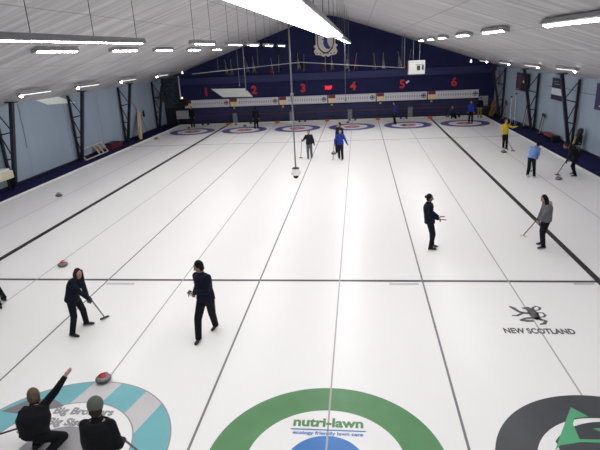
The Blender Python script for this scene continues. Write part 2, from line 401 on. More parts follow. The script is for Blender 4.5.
# ------------------------------------------------------------------ ceiling lights
def fixture(x, y0, y1, z, label, group, tilt=0, tm=None, w=.34, hung=False, nm='tube_light'):
    t = thing(nm, label, 'ceiling light', (x, (y0+y1)/2, z), group)
    def xf(bm):
        bmesh.ops.transform(bm, matrix=Matrix.Translation((x, 0, z)) @ Matrix.Rotation(tilt, 4, 'Y'), verts=bm.verts); return bm
    bm = bmesh.new()
    pr = [(-w/2, .0), (-w/2.6, .12), (w/2.6, .12), (w/2, .0)]
    a = [bm.verts.new((px, y0, pz)) for px, pz in pr]; b_ = [bm.verts.new((px, y1, pz)) for px, pz in pr]
    for k in range(4): bm.faces.new((a[k], a[(k+1) % 4], b_[(k+1) % 4], b_[k]))
    bm.faces.new(a[::-1]); bm.faces.new(b_)
    link('housing', xf(bm), M_HOUSE, t)
    lw = .022 if w < .28 else (.045 if w < .33 else .06 if w < .4 else w*.45)
    bm = bmesh.new(); box(bm, (-lw, y0+.04, -.014), (lw, y1-.04, -.001)); link('lens', xf(bm), tm or M_TUBE, t)
    for yy in (y0+.02, y1-.02):
        bm = bmesh.new(); box(bm, (-lw-.02, yy-.02, -.03), (lw+.02, yy+.02, -.001)); link('end_cap', xf(bm), M_WHITE, t)
    if w < .28:
        bm = bmesh.new(); ell(bm, V((0, y0+.12, -.05)), V((1, 0, 0)), V((0, 1, 0)), V((0, 0, 1)), .06, .1, .045, 12); link('end_lamp', xf(bm), M_TUBE3, t, True)
    if hung:
        n = max(2, round((y1-y0)/2.5)+1)
        for k in range(n):
            yy = y0+.2+(y1-y0-.4)*k/(n-1); bm = bmesh.new(); cyl(bm, (x, yy, z+.1), (x, yy, zc(x)), .008, 6); link('suspension_wire', bm, M_DGREY, t)
    return t
def row_name(nm, i, n): return nm+', '+(['nearest', 'second nearest', 'third nearest', 'fourth nearest', 'fifth nearest', 'sixth nearest', 'seventh nearest'][i])+' of its row'
tl = math.atan(SL)
ROWS = [('left wall', -11.95, zc(11.95)-.14, -tl, M_TUBE2, .26, False, [(3.7, 6.1), (9.0, 11.4), (13.8, 16.2), (19, 21.4), (25, 27.4)]),
        ('left slope', -7.35, 6.18, -tl, M_TUBE, .29, False, [(-1.9, .5), (3.5, 6.0), (8.8, 11.3), (13.6, 16.0), (18.8, 21.2), (24.2, 26.6)]),
        ('hung left of the ridge', -2.5, 6.2, 0, M_TUBE, .29, True, [(4.3, 6.7), (8.9, 11.3), (13.0, 15.4), (17.6, 20.0), (23, 25.4)]),
        ('hung right of the ridge', 2.03, 6.2, 0, M_TUBE, .36, True, [(5.4, 7.8), (9.6, 12.0), (14.2, 16.6), (19.5, 21.9), (25, 27.4)]),
        ('right slope', 7.2, 6.13, tl, M_TUBE, .29, False, [(5.0, 7.9), (10.4, 13.0), (16.2, 18.6), (20.8, 23.2), (25.8, 28.2)]),
        ('right wall', 12.3, zc(12.3)-.14, tl, M_TUBE2, .26, False, [(2.2, 4.6), (7.3, 9.7), (12.4, 14.8), (17.4, 19.8), (23.0, 25.4), (29.0, 31.4)])]
for nm, x, z, ti, tm, w, hung, ys in ROWS:
    for i, (a, b_) in enumerate(ys):
        fixture(x, a, b_, z, row_name('white tube light %s' % ('in the row '+nm if hung else 'along the '+nm), i, len(ys)), 'tube lights', ti, tm, w, hung)
fixture(-2.85, -10.5, 1.0, 6.2, 'long white tube light hung on wires at upper left', 'long tube lights', 0, M_TUBEM, .34, True, 'long_tube_light')
fixture(2.01, -11.0, 3.4, 6.2, 'long blown-out white light strip hung over the middle sheets', 'long tube lights', 0, M_TUBEL, .52, True, 'long_tube_light')
fixture(7.2, -10.0, 1.4, 6.13, 'long white tube light on the ceiling at upper right', 'long tube lights', tl, M_TUBEM, .34, False, 'long_tube_light')

# ------------------------------------------------------------------ far wall fittings
FY = YF-.05
def XZ(x, z, y=YF): return Matrix.Translation((x, y, z)) @ Matrix.Rotation(R(90), 4, 'X')
nx = [-10.75, -6.4, -2.08, 2.25, 6.4, 10.68]
for i, x in enumerate(nx):
    o = link('sheet_number', text_bm(str(i+1), .95, XZ(x, 2.74, YF-.03), extrude=.03, bold=.03), M_RED); tag(o, 'red wall number %d above its white scoreboard' % (i+1), 'number', 'red sheet numbers')
M_BOARD = mat('board_white', (214, 213, 218), rough=.5, noise=.03)
def pattern(name, c0, c1, period, duty):
    m_ = mat(name, c0); nt = m_.node_tree; N_ = nt.nodes; L_ = nt.links
    tc_ = N_.new('ShaderNodeTexCoord'); sp = N_.new('ShaderNodeSeparateXYZ'); L_.new(tc_.outputs['Object'], sp.inputs[0]); o_ = sp.outputs[0]
    for op, v in (('DIVIDE', period), ('FRACT', None), ('LESS_THAN', duty)):
        n = N_.new('ShaderNodeMath'); n.operation = op; L_.new(o_, n.inputs[0]); o_ = n.outputs[0]
        if v is not None: n.inputs[1].default_value = v
    mx_ = N_.new('ShaderNodeMix'); mx_.data_type = 'RGBA'; L_.new(o_, mx_.inputs[0]); mx_.inputs[6].default_value = lin(c0)+(1,); mx_.inputs[7].default_value = lin(c1)+(1,)
    L_.new(mx_.outputs[2], N_['Principled BSDF'].inputs['Base Color']); return m_
M_NROW = pattern('board_numbers', (214, 213, 218), (150, 150, 164), .2, .4)
M_BGRID = mat('board_grid', (168, 168, 178), rough=.6)
M_BLOGO = mat('board_logo', (75, 70, 100), rough=.6)
M_TRED = mat('team_red', (120, 38, 62), rough=.6); M_TYEL = mat('team_yellow', (232, 210, 160), rough=.6)
edges = [-12.84, -8.66, -4.26, .04, 4.2, 8.5, 12.74]
for i in range(6):
    a, b_ = edges[i]+.05, edges[i+1]-.04; z0, z1 = 1.43, 2.1
    t = thing('scoreboard', 'white grid scoreboard hanging under the red number %d' % (i+1), 'scoreboard', ((a+b_)/2, YF-.12, z0), 'scoreboards')
    link('panel', B(((a, YF-.16, z0), (b_, YF-.1, z1))), M_BOARD, t)
    xa = a+.75; xb = b_-.55
    link('number_row', B(((xa, YF-.168, z0+.24), (xb, YF-.16, z0+.44))), M_NROW, t)
    link('score_row', B(((xa, YF-.166, z1-.09), (xb, YF-.16, z1-.05))), M_NROW, t); link('score_row', B(((xa, YF-.166, z0+.05), (xb, YF-.16, z0+.09))), M_NROW, t)
    link('team_label', B(((a+.02, YF-.18, z0+.4), (a+.62, YF-.16, z1))), M_TRED, t)['label'] = 'dark red team label'
    link('team_label', B(((a+.02, YF-.18, z0+.05), (a+.62, YF-.16, z0+.4))), M_TYEL, t)['label'] = 'pale yellow team label'
    bm = bmesh.new(); cx = b_-.28; cz = (z0+z1)/2
    rr = [[(cx+r*math.cos(2*math.pi*k/24), cz+r*math.sin(2*math.pi*k/24)) for k in range(24)] for r in (.15, .2)]
    vv = [[bm.verts.new((x, YF-.167, z)) for x, z in q] for q in rr]
    for k in range(24): bm.faces.new((vv[0][k], vv[0][(k+1) % 24], vv[1][(k+1) % 24], vv[1][k]))
    box(bm, (cx-.22, YF-.17, cz-.03), (cx+.22, YF-.16, cz+.05)); box(bm, (cx-.06, YF-.17, cz-.1), (cx+.06, YF-.16, cz+.12))
    link('round_emblem', bm, M_BLOGO if i else M_TRED, t)
    if i:
        q = thing('marker_hook', 'small pale knob under the left end of scoreboard %d' % (i+1), 'knob', (a+.3, YF-.12, 1.3), 'pale knobs under the scoreboards')
        bm = bmesh.new(); ell(bm, V((a+.3, YF-.16, 1.27)), V((1, 0, 0)), V((0, 1, 0)), V((0, 0, 1)), .09, .07, .07, 10); link('knob', bm, M_YEL, q, True)
        link('stem', B(((a+.28, YF-.17, 1.32), (a+.32, YF-.13, 1.44))), M_DGREY, q)
# bins
for i, x in enumerate((-8.23, -3.14, 1.95, 7.08)):
    t = thing('grey_bin', 'grey box bin against the navy far wall, %s from left' % ['first', 'second', 'third', 'fourth'][i], 'bin', (x, 32.88, 0), 'grey bins along the far wall')
    link('body', bevelbox((x-.19, 32.72, .02), (x+.19, 33.05, .82), .02), mat('bin_grey', (112, 118, 132), rough=.5), t)
    link('lid', bevelbox((x-.21, 32.70, .82), (x+.21, 33.07, .9), .02), mat('bin_lid', (84, 90, 106), rough=.5), t)
# hacks (foot rests) in the ice
for i in range(6):
    x = (-2.5+i)*W
    t = thing('curling_hack', 'pair of black rubber foot rests behind far house %d from the left' % (i+1), 'foot rest', (x, 32.05, 0), 'rubber hacks')
    for s in (-1, 1):
        bm = bmesh.new(); x0 = x+s*.24
        vs = box(bm, (x0-.08, 31.93, .006), (x0+.08, 32.2, .12))
        for v in vs:
            if v.co.z > .05 and v.co.y < 32: v.co.z = .05
        link('foot_pad', bm, M_BLACK, t)
    link('frame', B(((x-.34, 32.02, .005), (x+.34, 32.06, .03))), M_DGREY, t)
# LED clock
t = thing('led_clock', 'small glowing red digital display between the numbers 3 and 4', 'clock', (.12, YF-.1, 2.7))
o = at(328.3, 87.8, YF-.08)
link('case', B(((o.x-.42, YF-.1, o.z-.2), (o.x+.42, YF, o.z+.2))), M_BLACK, t)
link('digits', text_bm('7:07', .36, XZ(o.x, o.z, YF-.105), extrude=.004, bold=.022, sx=.95), M_REDGLOW, t)
# club crest
t = thing('club_crest', 'cream and blue shield crest with ribbon high on the navy wall', 'crest', (-.08, YF-.1, 5.2))
cx, cz = -.02, 6.27
def shape(pts, y0, y1):
    bm = bmesh.new(); a = [bm.verts.new((cx+x, y0, cz+z)) for x, z in pts]; b_ = [bm.verts.new((cx+x, y1, cz+z)) for x, z in pts]
    bm.faces.new(a); bm.faces.new(b_[::-1])
    for k in range(len(a)): bm.faces.new((a[k], a[(k+1) % len(a)], b_[(k+1) % len(a)], b_[k]))
    return bm
M_CREAM = mat('cream', (225, 218, 205), rough=.6, noise=.1)
def shield(s, dz=0): return [(-.72*s, .78*s+dz), (.72*s, .78*s+dz), (.74*s, .1*s+dz), (.62*s, -.35*s+dz), (.3*s, -.68*s+dz), (0, -.8*s+dz), (-.3*s, -.68*s+dz), (-.62*s, -.35*s+dz), (-.74*s, .1*s+dz)]
rib = [(-.8, .0), (-1.02, -.12), (-.86, -.3), (-1.0, -.55), (-.86, -.82), (-.45, -.88), (-.18, -1.0), (0, -.9), (.18, -1.02), (.45, -.9), (.86, -.84), (1.0, -.6), (.86, -.3), (1.04, -.1), (.8, .05), (.5, -.5), (0, -.75), (-.5, -.5)]
link('ribbon', shape(rib, YF-.08, YF-.02), M_CREAM, t)
link('shield_border', shape(shield(1.12), YF-.07, YF-.01), M_CREAM, t)
link('shield_outline', shape(shield(.98), YF-.09, YF-.05), M_BLACK, t)['label'] = 'black outline'
link('shield_field', shape(shield(.86, .03), YF-.11, YF-.07), M_CREAM, t)
blue = [(-.08, .58), (.14, .52), (.16, .2), (.25, -.05), (.42, -.3), (.3, -.4), (.05, -.36), (-.12, -.15), (-.2, .1), (-.14, .3), (-.32, .36), (-.14, .42)]
link('blue_figure', shape(blue, YF-.125, YF-.1), mat('crest_blue', (40, 62, 150)), t)['label'] = 'dark blue curved figure'
bm = bmesh.new()
for a in (-.72, -.45, -.2, .2, .45, .72): box(bm, (cx+a-.06, YF-.09, cz-.72-.12*(1-abs(a))), (cx+a+.06, YF-.078, cz-.64-.12*(1-abs(a))))
link('ribbon_lettering', bm, M_DGREY, t)
# flags above the ledge
FL = [(229, 76, -.35, (150, 150, 90)), (231, 76, .12, (150, 160, 185)), (250, 73, -.5, (150, 155, 175)), (256, 73, -.3, (170, 172, 180)), (274, 77, -.25, (175, 90, 80)), (279, 72, .05, (50, 52, 90)), (298, 70, .02, (190, 180, 110)), (304, 71, .05, (60, 100, 70)), (326, 72, -.05, (170, 95, 95)), (331, 71, .12, (160, 150, 120)), (349, 70, -.2, (190, 190, 195)), (354, 70, .3, (170, 70, 80)), (376, 70, -.25, (160, 90, 60)), (382, 70, .15, (205, 208, 225)), (402, 68, -.45, (190, 192, 200)), (408, 66, .3, (110, 60, 60))]
for i, (u, v, tilt, rgb) in enumerate(FL):
    p = at(u, v, YF-.3); p.z = max(p.z, 4.02); h = 1.35
    t = thing('wall_flag', 'small drooping flag on a stick above the ledge, number %d of sixteen from the left' % (i+1), 'flag', p, 'small flags on the ledge')
    top = p+V((tilt*.8, 0, h)); bm = bmesh.new(); cyl(bm, p, top, .014, 6); link('stick', bm, mat('flag_stick', (150, 148, 140)), t)
    bm = bmesh.new(); q = p.lerp(top, .12); r_ = p.lerp(top, .72); d = .13 if tilt > 0 else -.13
    vs = []
    for k in range(5):
        e = q.lerp(r_, k/4); wd = (.34-.25*k/4)
        for y in (0, 1): vs.append(bm.verts.new(e+V((y*wd*(1 if tilt > 0 else -1)*.8, .05*math.sin(k*1.7)*y, -.12*y))))
    for k in range(4): bm.faces.new((vs[2*k], vs[2*k+1], vs[2*k+3], vs[2*k+2]))
    bmesh.ops.solidify(bm, geom=bm.faces[:], thickness=.012)
    link('cloth', bm, cloth('flag%d' % i, tuple(int(c*.72) for c in rgb)), t)
# pipe rails hung across the hall
o1, o2 = at(192, 74, 28), at(300, 62.2, 28); o3 = at(405, 68, 28)
t = thing('hung_rail', 'thin white pipe rail rising from the left towards the middle under the ceiling', 'rail', o1, 'pipe rails across the hall')
bm = bmesh.new(); cyl(bm, o1, o2, .022, 8); link('pipe', bm, M_RAIL, t)
for f in (.25, .62):
    q = o1.lerp(o2, f); bm = bmesh.new(); cyl(bm, q, (q.x, q.y, zc(q.x)), .01, 6); link('hanger', bm, M_GREYM, t)
t = thing('hung_rail', 'thin white pipe rail falling from the middle to the white box at right', 'rail', o3, 'pipe rails across the hall')
bm = bmesh.new(); cyl(bm, o2, o3, .022, 8); link('pipe', bm, M_RAIL, t)
for f in (.44, .97):
    q = o2.lerp(o3, f); bm = bmesh.new(); cyl(bm, q, (q.x, q.y, zc(q.x)), .01, 6); link('hanger', bm, M_GREYM, t)
# big white hung box
a, b_ = at(408.3, 74.6, 28.2), at(425.3, 60.2, 28.2)
t = thing('hung_heater', 'white square box unit hanging from two rods at right of centre', 'heater', ((a.x+b_.x)/2, 28.4, a.z))
link('case', bevelbox((a.x, 28.2, a.z), (b_.x, 28.75, b_.z), .03), M_WHITE, t)
link('grille', B(((a.x+.62, 28.18, a.z+.28), (a.x+.86, 28.21, a.z+.62)), ((a.x+.98, 28.18, a.z+.3), (a.x+1.12, 28.21, a.z+.64))), M_DGREY, t)
link('vent_slot', B(((a.x+.5, 28.19, a.z+.68), (b_.x-.08, 28.21, a.z+.72)), ((a.x+.06, 28.19, b_.z-.12), (b_.x-.08, 28.21, b_.z-.1))), M_GREYM, t)
for X_ in (a.x+.35, b_.x-.4):
    bm = bmesh.new(); cyl(bm, (X_, 28.4, b_.z), (X_, 28.4, zc(X_)), .02, 8); link('rod', bm, M_GREYM, t)
link('side_panel', B(((a.x-.05, 28.3, a.z+.1), (a.x, 28.7, b_.z-.1))), mat('heater_side', (120, 60, 60)), t)
p = at(404.3, 30, 28); q = at(404.3, 66, 28)
t = thing('hung_cable', 'grey drop cable ending beside the white hanging box', 'cable', q, 'drop cables')
bm = bmesh.new(); cyl(bm, q, (q.x, q.y, zc(q.x)), .02, 6); link('cable', bm, M_GREYM, t)
bm = bmesh.new(); lathe(bm, q-V((0, 0, .18)), [(.03, 0), (.07, .05), (.07, .15), (.02, .2)], 10); link('end_fitting', bm, mat('rusty', (150, 80, 65)), t)
# drop cables with small ends
for i, (u, v0, v1, Y, lb_) in enumerate([(345.5, 0, 100, 20, 'long grey drop cable right of the crest'), (239.5, 48, 85, 27, 'grey drop cable over the second sheet'), (246, 49, 90, 27, 'thicker grey drop cable over the second sheet'), (349, 38, 70, 30, 'short grey drop cable right of the crest'), (182, 0, 40, 17, 'thin dark cable down the left slope of the ceiling')]):
    q = at(u, v1, Y); t = thing('drop_cable', lb_, 'cable', q, 'drop cables')
    bm = bmesh.new(); cyl(bm, q, (q.x, q.y, zc(q.x)), .012 if i != 2 else .03, 6); link('cable', bm, M_GREYM if i < 4 else M_DGREY, t)
    bm = bmesh.new(); lathe(bm, q-V((0, 0, .08)), [(.02, 0), (.05, .02), (.05, .1), (.015, .14)], 10); link('end_fitting', bm, M_GREYM, t)
# spotlight by number 5
p = at(407.5, 82, YF-.25)
t = thing('wall_spotlight', 'small white spotlight beside the red number 5', 'spotlight', p)
bm = bmesh.new(); rcone(bm, p+V((-.13, 0, -.08)), p+V((.13, 0, .1)), .1, .07, True, True, seg=12); link('lamp_head', bm, M_WHITE, t, True)
link('bracket', B(((p.x-.02, p.y, p.z-.02), (p.x+.02, YF, p.z+.02))), M_DGREY, t)
for u, v, lb_ in ((182.3, 73, 'tiny white sensor lamp at the left end of the ledge'), (471, 61.5, 'tiny white sensor lamp at the right end of the far wall')):
    p = at(u, v, YF-.2); t = thing('sensor_lamp', lb_, 'lamp', p, 'sensor lamps')
    bm = bmesh.new(); rcone(bm, p, p+V((0, 0, .14)), .09, .04, seg=10); link('lamp_head', bm, M_LAMP, t, True)
    link('bracket', B(((p.x-.015, p.y, p.z+.1), (p.x+.015, YF, p.z+.14))), M_DGREY, t)

# hanging pole with dome camera
Yp = 5.0
pt, pb = at(290.2, 27, Yp), at(295.6, 168.2, Yp)
pt.x = pb.x
t = thing('dome_camera_pole', 'long grey drop pole with a white dome camera at its end', 'security camera', (pb.x, Yp, pb.z))
bm = bmesh.new(); cyl(bm, (pb.x, Yp, pb.z), (pb.x, Yp, zc(pb.x)), .026, 12); link('pole', bm, M_GREYM, t, True)
bm = bmesh.new(); lathe(bm, (pb.x, Yp, pb.z-.28), [(.10, .03), (.16, .06), (.18, .11), (.18, .16), (.14, .19), (.14, .26), (.06, .29)], 24); link('housing', bm, M_WHITE, t, True)
bm = bmesh.new(); lathe(bm, (pb.x, Yp, pb.z-.37), [(.01, 0), (.06, .015), (.085, .05), (.095, .1)], 20); link('dome', bm, mat('smoked_dome', (14, 12, 14), rough=.12), t, True)
bm = bmesh.new(); lathe(bm, (pb.x, Yp, pb.z-.02), [(.13, 0), (.13, .03), (.05, .06)], 20); link('collar', bm, M_DGREY, t, True)
bm = bmesh.new(); lathe(bm, (pb.x, Yp, 4.3), [(.03, 0), (.055, .02), (.055, .2), (.03, .22)], 12); link('coupling', bm, M_GREYM, t, True)

# pale flat panels added to imitate lounge lights reflected in the viewing glass
def quadpanel(name, label, P4, off, mt, cat):
    bm = bmesh.new(); P4 = [V(p) for p in P4]; off = V(off)
    v0 = [bm.verts.new(p) for p in P4]; v1 = [bm.verts.new(p+off) for p in P4]
    bm.faces.new(v0); bm.faces.new(v1[::-1])
    for k in range(4): bm.faces.new((v0[k], v0[(k+1) % 4], v1[(k+1) % 4], v1[k]))
    return tag(link(name, bm, mt), label, cat)
M_GLARE = mat('pale_green_glare', (240, 248, 240), rough=.5, noise=.05)  # reflected glare painted as a pale solid colour
quadpanel('glare_panel', 'pale green slanted glass glare added at the top of the left wall', [ax_(27, 97, XL+.06), ax_(58, 96.5, XL+.06), ax_(76, 102.8, XL+.06), ax_(48, 104.6, XL+.06)], (-.05, 0, 0), M_GLARE, 'board')  # not a real board: added panel standing in for reflected lounge lights
quadpanel('glare_panel', 'pale green slanted glass glare added between the red numbers 1 and 2', [at(211, 89, YF-.03), at(245, 88.3, YF-.03), at(253, 96.8, YF-.03), at(223, 97.3, YF-.03)], (0, .025, 0), M_GLARE, 'board')  # not a real board: added panel standing in for reflected lounge lights

# left far corner: glazed booth, white cabinet, dark canopy
bx0, bx1 = XL+.02, -13.05
t = thing('corner_booth', 'dim glazed booth in the far left corner above a navy screen', 'booth', (-13.9, 33.0, 0))
link('frame', B(((bx0, 33.0, 4.1), (bx1, YF, 4.25)), ((bx0, 33.0, 1.5), (bx1, YF, 1.62)), ((bx0, 33.0, 1.5), (bx0+.08, YF, 4.25))), M_DGREY, t)
link('glass', B(((bx0, 33.12, 1.6), (bx1-.05, 33.15, 4.1))), mat('dim_glass', (62, 72, 84), rough=.15, noise=.5, nscale=2.5, stretch=(1, 1, 3)), t)
link('navy_screen', B(((bx0, 33.0, 0.02), (bx1, 33.05, 1.5))), mat('screen_navy', (24, 26, 46), rough=.8), t)
bm = B(((bx1-.05, 32.95, 1.9), (bx1+.03, 33.02, 4.25))); link('white_post', bm, M_WHITE, t)
bm = bmesh.new(); ell(bm, at(182, 98, 32.9), V((1, 0, 0)), V((0, 1, 0)), V((0, 0, 1)), .09, .09, .09, 10); tag(link('small_lamp', bm, M_LAMP, None, True), 'small round glowing lamp at the left end of the first scoreboard', 'lamp')
a, b_ = at(178, 122, 32.8), at(190, 107, 32.8)
t = thing('white_cabinet', 'pale cabinet on legs at the left end of the far wall', 'cabinet', ((a.x+b_.x)/2, 32.8, 0))
link('body', bevelbox((a.x, 32.6, .55), (b_.x, 33.0, 1.25), .02), mat('cabinet_white', (165, 165, 172)), t)
link('shelf', B(((a.x, 32.6, .28), (b_.x, 33.0, .32))), M_DGREY, t)
for X_ in (a.x+.04, b_.x-.04):
    for Y_ in (32.64, 32.96): link('leg', B(((X_-.03, Y_-.03, 0), (X_+.03, Y_+.03, .55))), M_DGREY, t)
a = at(176, 106, 32.7); b_ = at(189, 99, 32.7)
bm = bmesh.new(); Pq = [(a.x, a.z), (b_.x-.2, a.z), (b_.x-.25, b_.z), (b_.x-.6, b_.z+.05)]
v0 = [bm.verts.new((x, 32.4, z)) for x, z in Pq]; v1 = [bm.verts.new((x, 33.0, z)) for x, z in Pq]
bm.faces.new(v0); bm.faces.new(v1[::-1])
for k in range(4): bm.faces.new((v0[k], v0[(k+1) % 4], v1[(k+1) % 4], v1[k]))
tag(link('dark_canopy', bm, M_BLACK), 'black wedge canopy over the pale cabinet in the left corner', 'canopy')
# stack of dark gear on the left wall near the corner
for (Y_, h, lb_) in ((27.9, 1.5, 'dark coat on a hook on the left wall beyond the plank'), (31.4, 2.6, 'dark speaker hanging by the farthest left column')):
    if h > 2:
        t = thing('wall_speaker', lb_, 'speaker', (XL+.6, Y_, 2.4)); link('case', bevelbox((XL+.35, Y_-.2, 2.2), (XL+.85, Y_+.2, 2.9), .03), M_BLACK, t); link('wall_arm', B(((XL, Y_-.03, 2.5), (XL+.4, Y_+.03, 2.56))), M_STEEL, t)
        link('dark_grille', B(((XL+.4, Y_-.21, 2.25), (XL+.8, Y_-.2, 2.85))), M_DGREY, t)
    else:
        t = thing('hanging_coat', lb_, 'coat', (XL+.1, Y_, .9)); bm = bmesh.new(); rcone(bm, (XL+.13, Y_, 1.85), (XL+.13, Y_, 1.45), .05, .08, k=1.5); link('fabric', fuse(bm, .03, 2), M_BLACK, t, True)
        link('hook', B(((XL, Y_-.02, 1.95), (XL+.1, Y_+.02, 1.98))), M_GREYM, t)

# left side: leaning frame, plank, red crate, heater unit
t = thing('wooden_trestle', 'white wooden frame leaning by the left wall', 'trestle', (-14.2, 18.4, 0))
def fr(u, v): return ax_(u, v, -14.45)
P0, P1, P2, P3 = V((-14.15, 17.35, .02)), V((-14.15, 20.3, .02)), V((-14.55, 20.3, .62)), V((-14.55, 17.35, .62))
for a, b_ in ((P0, P1), (P1, P2), (P2, P3), (P3, P0), (P0.lerp(P1, .62), P3.lerp(P2, .62)), (P0.lerp(P1, .8), P3.lerp(P2, .8))):
    bm = bmesh.new(); bar(bm, a, b_, .07, .05); link('rail', bm, mat('cream_wood', (200, 196, 175), noise=.1), t)
bm = bmesh.new(); bar(bm, P0.lerp(P3, .5)+V((0, 1.85, .02)), P0.lerp(P3, .5)+V((0, 2.3, .02)), .4, .02, (1, 0, .6)); link('brown_panel', bm, M_CARD, t)
t = thing('red_crate', 'dark red crate with black lid on the carpet by the left wall', 'crate', (-14.3, 21.6, 0))
link('body', bevelbox((-14.55, 20.8, .01), (-14.1, 22.5, .36), .03), mat('crate_red', (95, 32, 45)), t); link('lid', bevelbox((-14.57, 20.78, .36), (-14.08, 22.0, .44), .02), M_BLACK, t)
t = thing('leaning_plank', 'tall pale wooden plank leaning on the left wall', 'plank', (-14.1, 25.2, 0))
bm = bmesh.new(); bar(bm, (-13.85, 25.1, .02), (-14.5, 26.9, 1.9), .42, .06, (1, 0, .3)); link('board', bm, M_WOOD, t)
bm = bmesh.new(); bar(bm, (-13.83, 24.9, .02), (-14.48, 26.6, 1.75), .08, .08, (1, 0, .3)); link('edge_strip', bm, mat('cream_wood2', (150, 128, 100)), t)
hc = ax_(3, 178, XL+.4)
t = thing('wall_heater', 'cream boxy heater unit by the nearest left column', 'heater', (hc.x, hc.y, 0))
link('case', bevelbox((XL+.1, 9.2, .62), (XL+.6, 10.35, 1.0), .05), mat('cream_case', (215, 210, 185)), t)
link('white_cap', bevelbox((XL+.1, 9.2, 1.0), (XL+.55, 10.2, 1.12), .03), M_WHITE, t)
for Y_ in (9.4, 10.2): link('leg', B(((XL+.28, Y_-.03, 0), (XL+.36, Y_+.03, .62))), M_BLACK, t)
t = thing('wall_cable', 'thin dark cable sagging down the left wall', 'cable', (XL+.02, 12, 3))
bm = bmesh.new(); pts = [ax_(u, v, XL+.02) for u, v in ((16, 98), (20, 116), (24, 133), (27, 148))]
for a, b_ in zip(pts, pts[1:]): cyl(bm, a, b_, .01, 5)
link('cable', bm, M_DGREY, t)
t = thing('wall_cable', 'thin dark cable slanting across the left wall to the plank', 'cable', (XL+.02, 24, 3))
bm = bmesh.new(); pts = [ax_(u, v, XL+.02) for u, v in ((127, 96), (133, 104), (142, 118), (147, 133), (152, 136))]
for a, b_ in zip(pts, pts[1:]): cyl(bm, a, b_, .012, 5)
link('cable', bm, M_DGREY, t)
bm = bmesh.new(); pts = [ax_(u, v, XR-.02) for u, v in ((548, 86), (565, 88), (583, 93), (600, 96))]
for a, b_ in zip(pts, pts[1:]): cyl(bm, a, b_, .012, 5)
tag(link('wall_cable', bm, M_DGREY), 'thin dark cable running along the right wall between the banners', 'cable')

# right wall banners
def banner(label, y0, y1, z0, z1, parts, base):
    pass
    XR_ = wx(y1)-.03
    t = thing('wall_banner', label, 'banner', (XR_-.04, (y0+y1)/2, z0), 'banners on the right wall')
    link('cloth', B(((XR_-.05, y0, z0), (XR_-.03, y1, z1))), base, t)
    for nm, ya, yb, za, zb, mt_ in parts:   # fractions, y measured from the far edge
        link(nm, B(((XR_-.058, y1-(y1-y0)*yb, z0+(z1-z0)*za), (XR_-.05, y1-(y1-y0)*ya, z0+(z1-z0)*zb))), mt_, t)
    link('top_rod', B(((XR_-.06, y0-.03, z1), (XR_-.02, y1+.03, z1+.03))), M_DGREY, t)
NB = mat('banner_navy', (34, 34, 62), rough=.8)
banner('grey and pink banner on the right wall beside the farthest column', 31.75, 33.0, 2.35, 3.55, [('emblem', .35, .65, .35, .6, mat('dark_red', (95, 30, 45))), ('lettering', .15, .85, .75, .8, M_GREYM), ('lettering', .15, .85, .85, .9, M_GREYM), ('red_edge', .9, 1, 0, 1, mat('edge_plum', (110, 70, 90)))], mat('banner_grey', (165, 155, 170)))
banner('black and dark red banner with a white patch on the right wall', 25.6, 28.2, 2.4, 3.6, [('white_patch', .62, .85, .48, .62, M_WHITE), ('red_field', .15, .5, .1, .9, mat('plum', (92, 48, 66))), ('grey_corner', .02, .35, .04, .1, M_GREYM)], mat('banner_black', (24, 22, 32)))
banner('navy banner with a white band on the right wall', 19.9, 21.7, 2.3, 3.55, [('white_band', .02, .98, .24, .55, mat('band_white', (205, 208, 220))), ('lettering', .2, .7, .72, .76, M_GREYM), ('lettering', .1, .6, .84, .87, M_GREYM)], NB)
banner('navy banner cut off by the right edge of the picture', 13.8, 15.5, 2.35, 3.6, [('white_wave', .3, 1, .14, .18, M_WHITE)], mat('banner_violet', (50, 42, 92)))
# right wall junk
t = thing('cardboard_sheets', 'brown cardboard sheets leaning in the far right corner', 'cardboard', (14.2, 32.6, 0))
for i, (y0, y1, h, mt_) in enumerate([(31.9, 33.0, 1.25, M_CARD), (31.2, 31.8, 1.0, mat('brown_card2', (115, 82, 60)))]):
    bm = bmesh.new(); bar(bm, (13.5, (y0+y1)/2, 0.02), (13.95, (y0+y1)/2, h), y1-y0, .05, (1, 0, .4)); link('sheet', bm, mt_, t)
o = at(483.5, 101.5, 33.1); t = thing('notice_board', 'white notice board at the right end of the far wall', 'notice board', (o.x, 33.1, .6))
link('board', B(((o.x-.4, 33.06, .75), (o.x+.35, 33.14, 1.55))), mat('notice_grey', (150, 150, 158)), t); link('frame', B(((o.x-.43, 33.08, .7), (o.x+.38, 33.15, 1.6))), M_DGREY, t)
o = at(488, 112, 32.6); t = thing('green_bin', 'dark green bin in the far right corner', 'bin', (o.x, 32.8, 0))
bm = bmesh.new(); lathe(bm, (o.x, 32.8, .0), [(.2, 0), (.25, .6), (.27, .62), (.27, .68)], 16); link('body', bm, mat('bin_green', (38, 58, 58)), t, True)
bm = bmesh.new(); lathe(bm, (o.x, 32.8, .68), [(.28, 0), (.2, .08), (.03, .1)], 16); link('lid', bm, M_DGREY, t, True)
def tripod(x, y, h, label, mt_=M_GREYM, group='tripod stands'):
    x = wx(y)-.45
    t = thing('tripod_stand', label, 'stand', (x, y, 0), group)
    bm = bmesh.new(); cyl(bm, (x, y, .3), (x, y, h), .018, 8); link('pole', bm, mt_, t)
    for k in range(3):
        a = k*2*math.pi/3+.5; bm = bmesh.new(); cyl(bm, (x, y, .55), (x+.3*math.cos(a), y+.3*math.sin(a), .012), .012, 6); link('leg', bm, mt_, t)
    bm = bmesh.new(); ell(bm, V((x, y, h)), V((1, 0, 0)), V((0, 1, 0)), V((0, 0, 1)), .06, .06, .06, 8); link('head', bm, M_BLACK, t)
tripod(14.25, 28.9, 1.5, 'grey tripod stand by the right wall, nearest the farthest column')
